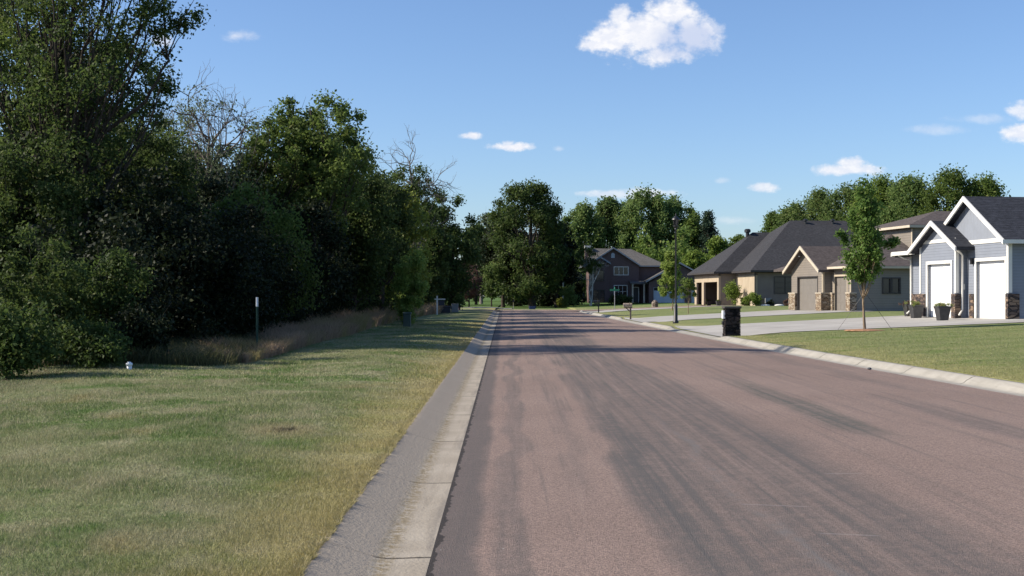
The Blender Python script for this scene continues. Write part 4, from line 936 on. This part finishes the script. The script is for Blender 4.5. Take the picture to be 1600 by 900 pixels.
# fence post
r_ = thing('fence_post', at(-6.25, 30.6), 'green steel fence post with a white tip standing alone in front of the wood', 'fence post')
mb = MB(); mb.box(-.028, .028, -.004, .004, -.2, 1.2); mb.box(-.004, .004, -.034, -.0042, -.2, 1.2)
for k in range(18): mb.box(-.008, .008, -.042, -.0345, .12 + k * .06, .14 + k * .06)
mb.build('post', 'green_metal', r_)
mb = MB(); mb.box(-.029, .029, -.005, .005, 1.2, 1.43); mb.box(-.005, .005, -.036, -.0052, 1.2, 1.43); mb.build('white_tip', 'white_plastic', r_)
# white pipe cap
r_ = thing('pipe_cap', at(-7.3, 23.8), 'short white plastic pipe cap in the grass at the edge of the wood', 'pipe')
mb = MB(); mb.lathe([(.05, -.1), (.05, .09)], 0, 0, 0, 16); mb.build('pipe', 'white_plastic', r_, True)
mb = MB(); mb.lathe([(.058, .07), (.062, .11), (.055, .13), (.03, .132), (.03, .15), (.01, .152)], 0, 0, 0, 16); mb.build('cap', 'white_plastic', r_, True)
# utility boxes
r_ = thing('utility_pedestal', at(-4.85, 57.7), 'narrow green utility pedestal on the shaded left lawn', 'utility box')
mb = MB(); mb.box(-.17, .17, -.15, .15, -.05, .58); mb.build('housing', 'utility_green', r_, bevel=.015)
mb = MB(); mb.box(-.19, .19, -.17, .17, .58, .68); mb.build('lid', 'utility_green', r_, bevel=.02)
r_ = thing('transformer_box', at(-5.55, 104), 'low dark transformer box beside the white sign post', 'utility box')
mb = MB(); mb.box(-.42, .42, -.35, .35, 0, .5); mb.build('housing', 'utility_dark', r_, bevel=.02); mb = MB(); mb.slab([(-.45, -.38, .52), (.45, -.38, .52), (.45, .38, .6), (-.45, .38, .6)], .06); mb.build('lid', 'utility_dark', r_)
r_ = thing('utility_cabinet', at(-4.85, 106), 'upright grey utility cabinet right of the dark transformer box', 'utility box')
mb = MB(); mb.box(-.28, .28, -.25, .25, 0, .68); mb.build('housing', 'utility_grey', r_, bevel=.02); mb = MB(); mb.box(-.3, .3, -.27, .27, .68, .73); mb.build('lid', 'utility_grey', r_, bevel=.01)
# estate sign post
r_ = thing('sign_post', at(-5.7, 95), 'white yard sign post with a crossarm and a small hanging board', 'sign post')
mb = MB(); mb.box(-.05, .05, -.05, .05, -.1, 1.38); mb.box(-.06, .06, -.06, .06, 1.38, 1.42); mb.build('post', 'white_trim', r_)
mb = MB(); mb.box(-.2, -.051, -.035, .035, 1.13, 1.21); mb.box(.051, .62, -.035, .035, 1.13, 1.21); mb.build('arm', 'white_trim', r_)
mb = MB(); mb.box(.1, .56, -.012, .012, .68, 1.08); mb.build('hanging_board', 'utility_dark', r_)
for x_ in (.14, .52): mb = MB(); mb.tube([(x_, 0, 1.08), (x_, 0, 1.13)], .006, 5); mb.build('chain', 'galvanised', r_)
# hydrant
r_ = thing('fire_hydrant', at(-5.25, 124.5), 'small dark red fire hydrant at the far left street corner', 'fire hydrant')
mb = MB(); mb.lathe([(.17, 0), (.17, .05), (.11, .07), (.11, .46), (.15, .48), (.15, .52), (.12, .60), (.05, .66), (.03, .72)], 0, 0, 0, 14); mb.build('barrel', 'hydrant_red', r_, True)
for s in (-1, 1): mb = MB(); mb.tube([(s * .1, 0, .36), (s * .2, 0, .36)], .055, 8); mb.build('outlet', 'hydrant_red', r_)
# blue crate, white shaft standing in for an unclear sunlit upright, stone posts
r_ = thing('storage_box', at(2.4, 148), 'low dark blue box on the ground beyond the end of the road', 'box')
mb = MB(); mb.box(-.38, .38, -.25, .25, 0, .28); mb.build('bin', 'blue_plastic', r_, bevel=.03); mb = MB(); mb.box(-.41, .41, -.28, .28, .285, .34); mb.build('lid', 'blue_plastic', r_, bevel=.02)
r_ = thing('white_upright', at(6.95, 170), 'slender tall white stand-in for an unclear sunlit upright in front of the dark trees', 'post')
mb = MB(); mb.box(-.1, .1, -.1, .1, -.1, 3.3); mb.build('shaft', 'white_trim', r_, bevel=.01); mb = MB(); mb.lathe([(.16, 3.3), (.16, 3.36), (.02, 3.5)], 0, 0, 0, sq=4); mb.build('finial', 'white_trim', r_)
r_ = thing('stone_post', at(15.8, 138), 'short tan stone post with rounded top by the brick house drive', 'stone post')
mb = MB(); mb.lathe([(.36, -.1), (.36, .5), (.30, .62), (.18, .76), (.05, .8)], 0, 0, 0, sq=8); mb.build('shaft', 'pillar_tan', r_)
# planters
def planter(loc, label, s=1.0, lf='flower_green', seed=1):
    r_ = thing('planter', loc, label, 'planter', R(6), group=None)
    mb = MB(); mb.lathe([(.25 * s, 0), (.37 * s, .55 * s), (.40 * s, .56 * s), (.40 * s, .63 * s), (.36 * s, .63 * s), (.35 * s, .56 * s)], 0, 0, 0, sq=4); mb.build('pot', 'pot_dark', r_, bevel=.01)
    mb = MB(); mb.box(-.2 * s, .2 * s, -.2 * s, .2 * s, .5 * s, .59 * s); mb.build('soil', 'potting_soil', r_)
    rs = np.random.default_rng(seed); C = rs.normal(0, 1, (14, 3)) * np.array([.15, .15, .04]) * s + np.array([0, 0, .68 * s])
    npmesh('plant', clumpleaves(C, np.full(14, .1 * s), 60, .06 * s, .03 * s, rs), 4, lf, r_); return r_
planter(at(18.35, 53.2), 'dark square planter standing alone between the two large white doors', 1.0, 'flower_green', 1)
planter(at(18.75, 57.9), 'dark planter nearer of the pair left of the farther white door', 1.0, 'flower_green', 2)
planter(at(19.55, 61.4), 'dark planter with reddish flowers, farther of the pair by the entry', .95, 'leaf_purple', 3)
planter(at(20.9, 136.6), 'leftmost small planter before the open garage', .9, 'leaf_mid', 4)
planter(at(21.1, 133.7), 'small planter between the two open garage doorways', .9, 'leaf_mid', 5)
planter(at(21.0, 126.9), 'small planter at the near corner of the open garage', .9, 'leaf_mid', 6)
# stones in the planting bed
rs_ = random.Random(8)
for i, (x_, lb) in enumerate(((24.0, 'pale edging stone nearest the tan corner'), (25.3, 'flat pale edging stone between two low shrubs'), (27.1, 'pale edging stone near the taupe garage'))):
    mb = MB(); mb.lathe([(.2, -.05), (.36, .04), (.33, .14), (.18, .2), (.05, .22)], 0, 0, 0, 9); o = mb.build('edging_stone', 'white_trim', None, True); o.location = at(x_, 118.2); o.scale = (1.3, .8, .8); tag(o, lb + ' along the brown wall', 'stone', 'edging stones')
mb = MB(); mb.lathe([(.02, -.01), (.05, .012), (.035, .035), (.01, .04)], 0, 0, 0, 7); o = mb.build('clod', 'utility_dark'); o.location = (7.72, 26.95, .01); tag(o, 'small dark clod lying at the right-hand gutter', 'clod')

# ------------------------------------------------------------------ light and sky
SUN_EL = R(33.5); AZ_B = R(3.0)
dirv = Vector((-math.cos(AZ_B), -math.sin(AZ_B), 0)) * math.cos(SUN_EL) + Vector((0, 0, math.sin(SUN_EL)))
sl = bpy.data.lights.new('sun', 'SUN'); sl.energy = 5.0; sl.angle = R(.55); sl.color = (1, .90, .76)
so = bpy.data.objects.new('sun', sl); COL.objects.link(so); so.rotation_euler = dirv.to_track_quat('Z', 'Y').to_euler(); so.location = (-20, 0, 40)
w = bpy.data.worlds.new('World'); sc.world = w; w.use_nodes = True; t = NT(w.node_tree)
sky = t.n('ShaderNodeTexSky', sky_type='NISHITA', sun_disc=False); sky.sun_elevation = SUN_EL
sky.sun_rotation = math.atan2(dirv.x, dirv.y); sky.altitude = 400; sky.air_density = 1.0; sky.dust_density = .9; sky.ozone_density = 2.2
STR = .093
tc = t.n('ShaderNodeTexCoord').outputs['Generated']; x = t.xyz(tc)
yy = t.m('MAXIMUM', x[1], .05); u = t.m('DIVIDE', x[0], yy); v = t.m('DIVIDE', x[2], yy)
uv = t.comb(u, v, 0.0)
nz = t.noise(uv, 34, 7, .62); nz2 = t.noise(t.comb(u, t.m('MULTIPLY', v, 1.6), 3.0), 95, 5, .6); wisp = t.noise(t.comb(t.m('MULTIPLY', u, .5), t.m('MULTIPLY', v, 2.0), 7.0), 40, 5, .65)
clouds = [(1012, 56, 92, 40, 1), (955, 62, 52, 26, 1), (1082, 52, 46, 38, 1), (1050, 18, 42, 30, 1), (930, 70, 32, 12, 1), (1036, 86, 55, 20, 1), (968, 24, 20, 18, .9), (1110, 46, 22, 14, .7),
          (375, 56, 30, 11, .55), (738, 212, 21, 8, .95), (803, 229, 40, 8, 1), (795, 225, 14, 8, .8), (873, 232, 9, 5, .3), (955, 303, 52, 8, .6), (1005, 303, 52, 11, .75), (1330, 265, 56, 10, .9), (1328, 256, 24, 12, .9),
          (1195, 292, 26, 9, .75), (1127, 282, 14, 6, .35), (1592, 172, 26, 18, .75), (1600, 208, 46, 17, .9), (1468, 202, 62, 9, .32), (1540, 186, 60, 9, .3), (1150, 345, 34, 7, .3), (255, 62, 20, 12, .6)]
mask = 0.0; sharp = None
for (px, py, rx, ry, op) in clouds:
    du = t.m('MULTIPLY', t.m('SUBTRACT', u, (px - 800) / F), F / rx); dv = t.m('MULTIPLY', t.m('SUBTRACT', v, (HZ - py) / F), F / ry)
    d = t.m('SQRT', t.m('ADD', t.m('MULTIPLY', du, du), t.m('MULTIPLY', dv, dv)))
    soft = op < .6
    base = t.m('ADD', t.m('SUBTRACT', 1.0, d), t.m('ADD', t.m('MULTIPLY', t.m('SUBTRACT', nz, .5), 1.9), t.m('MULTIPLY', t.m('SUBTRACT', nz2, .5), .9)))
    f = t.m('MULTIPLY', t.sm(base, -.15 if soft else -.08, 1.0 if soft else .62), op)
    mask = f if isinstance(mask, float) else t.m('MAXIMUM', mask, f)
# lower right parts of the puffs sit in their own shade
du = t.m('MULTIPLY', t.m('SUBTRACT', u, (1085 - 800) / F), F / 75); dv = t.m('MULTIPLY', t.m('SUBTRACT', v, (HZ - 62) / F), F / 34)
sh = t.sm(t.m('ADD', t.m('SQRT', t.m('ADD', t.m('MULTIPLY', du, du), t.m('MULTIPLY', dv, dv))), t.m('MULTIPLY', t.m('SUBTRACT', nz, .5), 2.0)), .3, 1.5, 1, 0)
sh = t.m('MAXIMUM', sh, t.m('MULTIPLY', t.sm(nz2, .42, .62, 1, 0), .35))
cc = t.mix(sh, tuple(v_ / STR for v_ in (.66, .66, .68)), tuple(v_ / STR for v_ in (.42, .47, .60)))
skyc = t.mix(1.0, sky.outputs[0], (.88, 1.0, 1.20), 'MULTIPLY')
colr = t.mix(mask, skyc, cc)
bg = t.n('ShaderNodeBackground'); t.put(bg.inputs[0], colr); bg.inputs[1].default_value = STR
ow = t.n('ShaderNodeOutputWorld'); t.t.links.new(bg.outputs[0], ow.inputs[0])
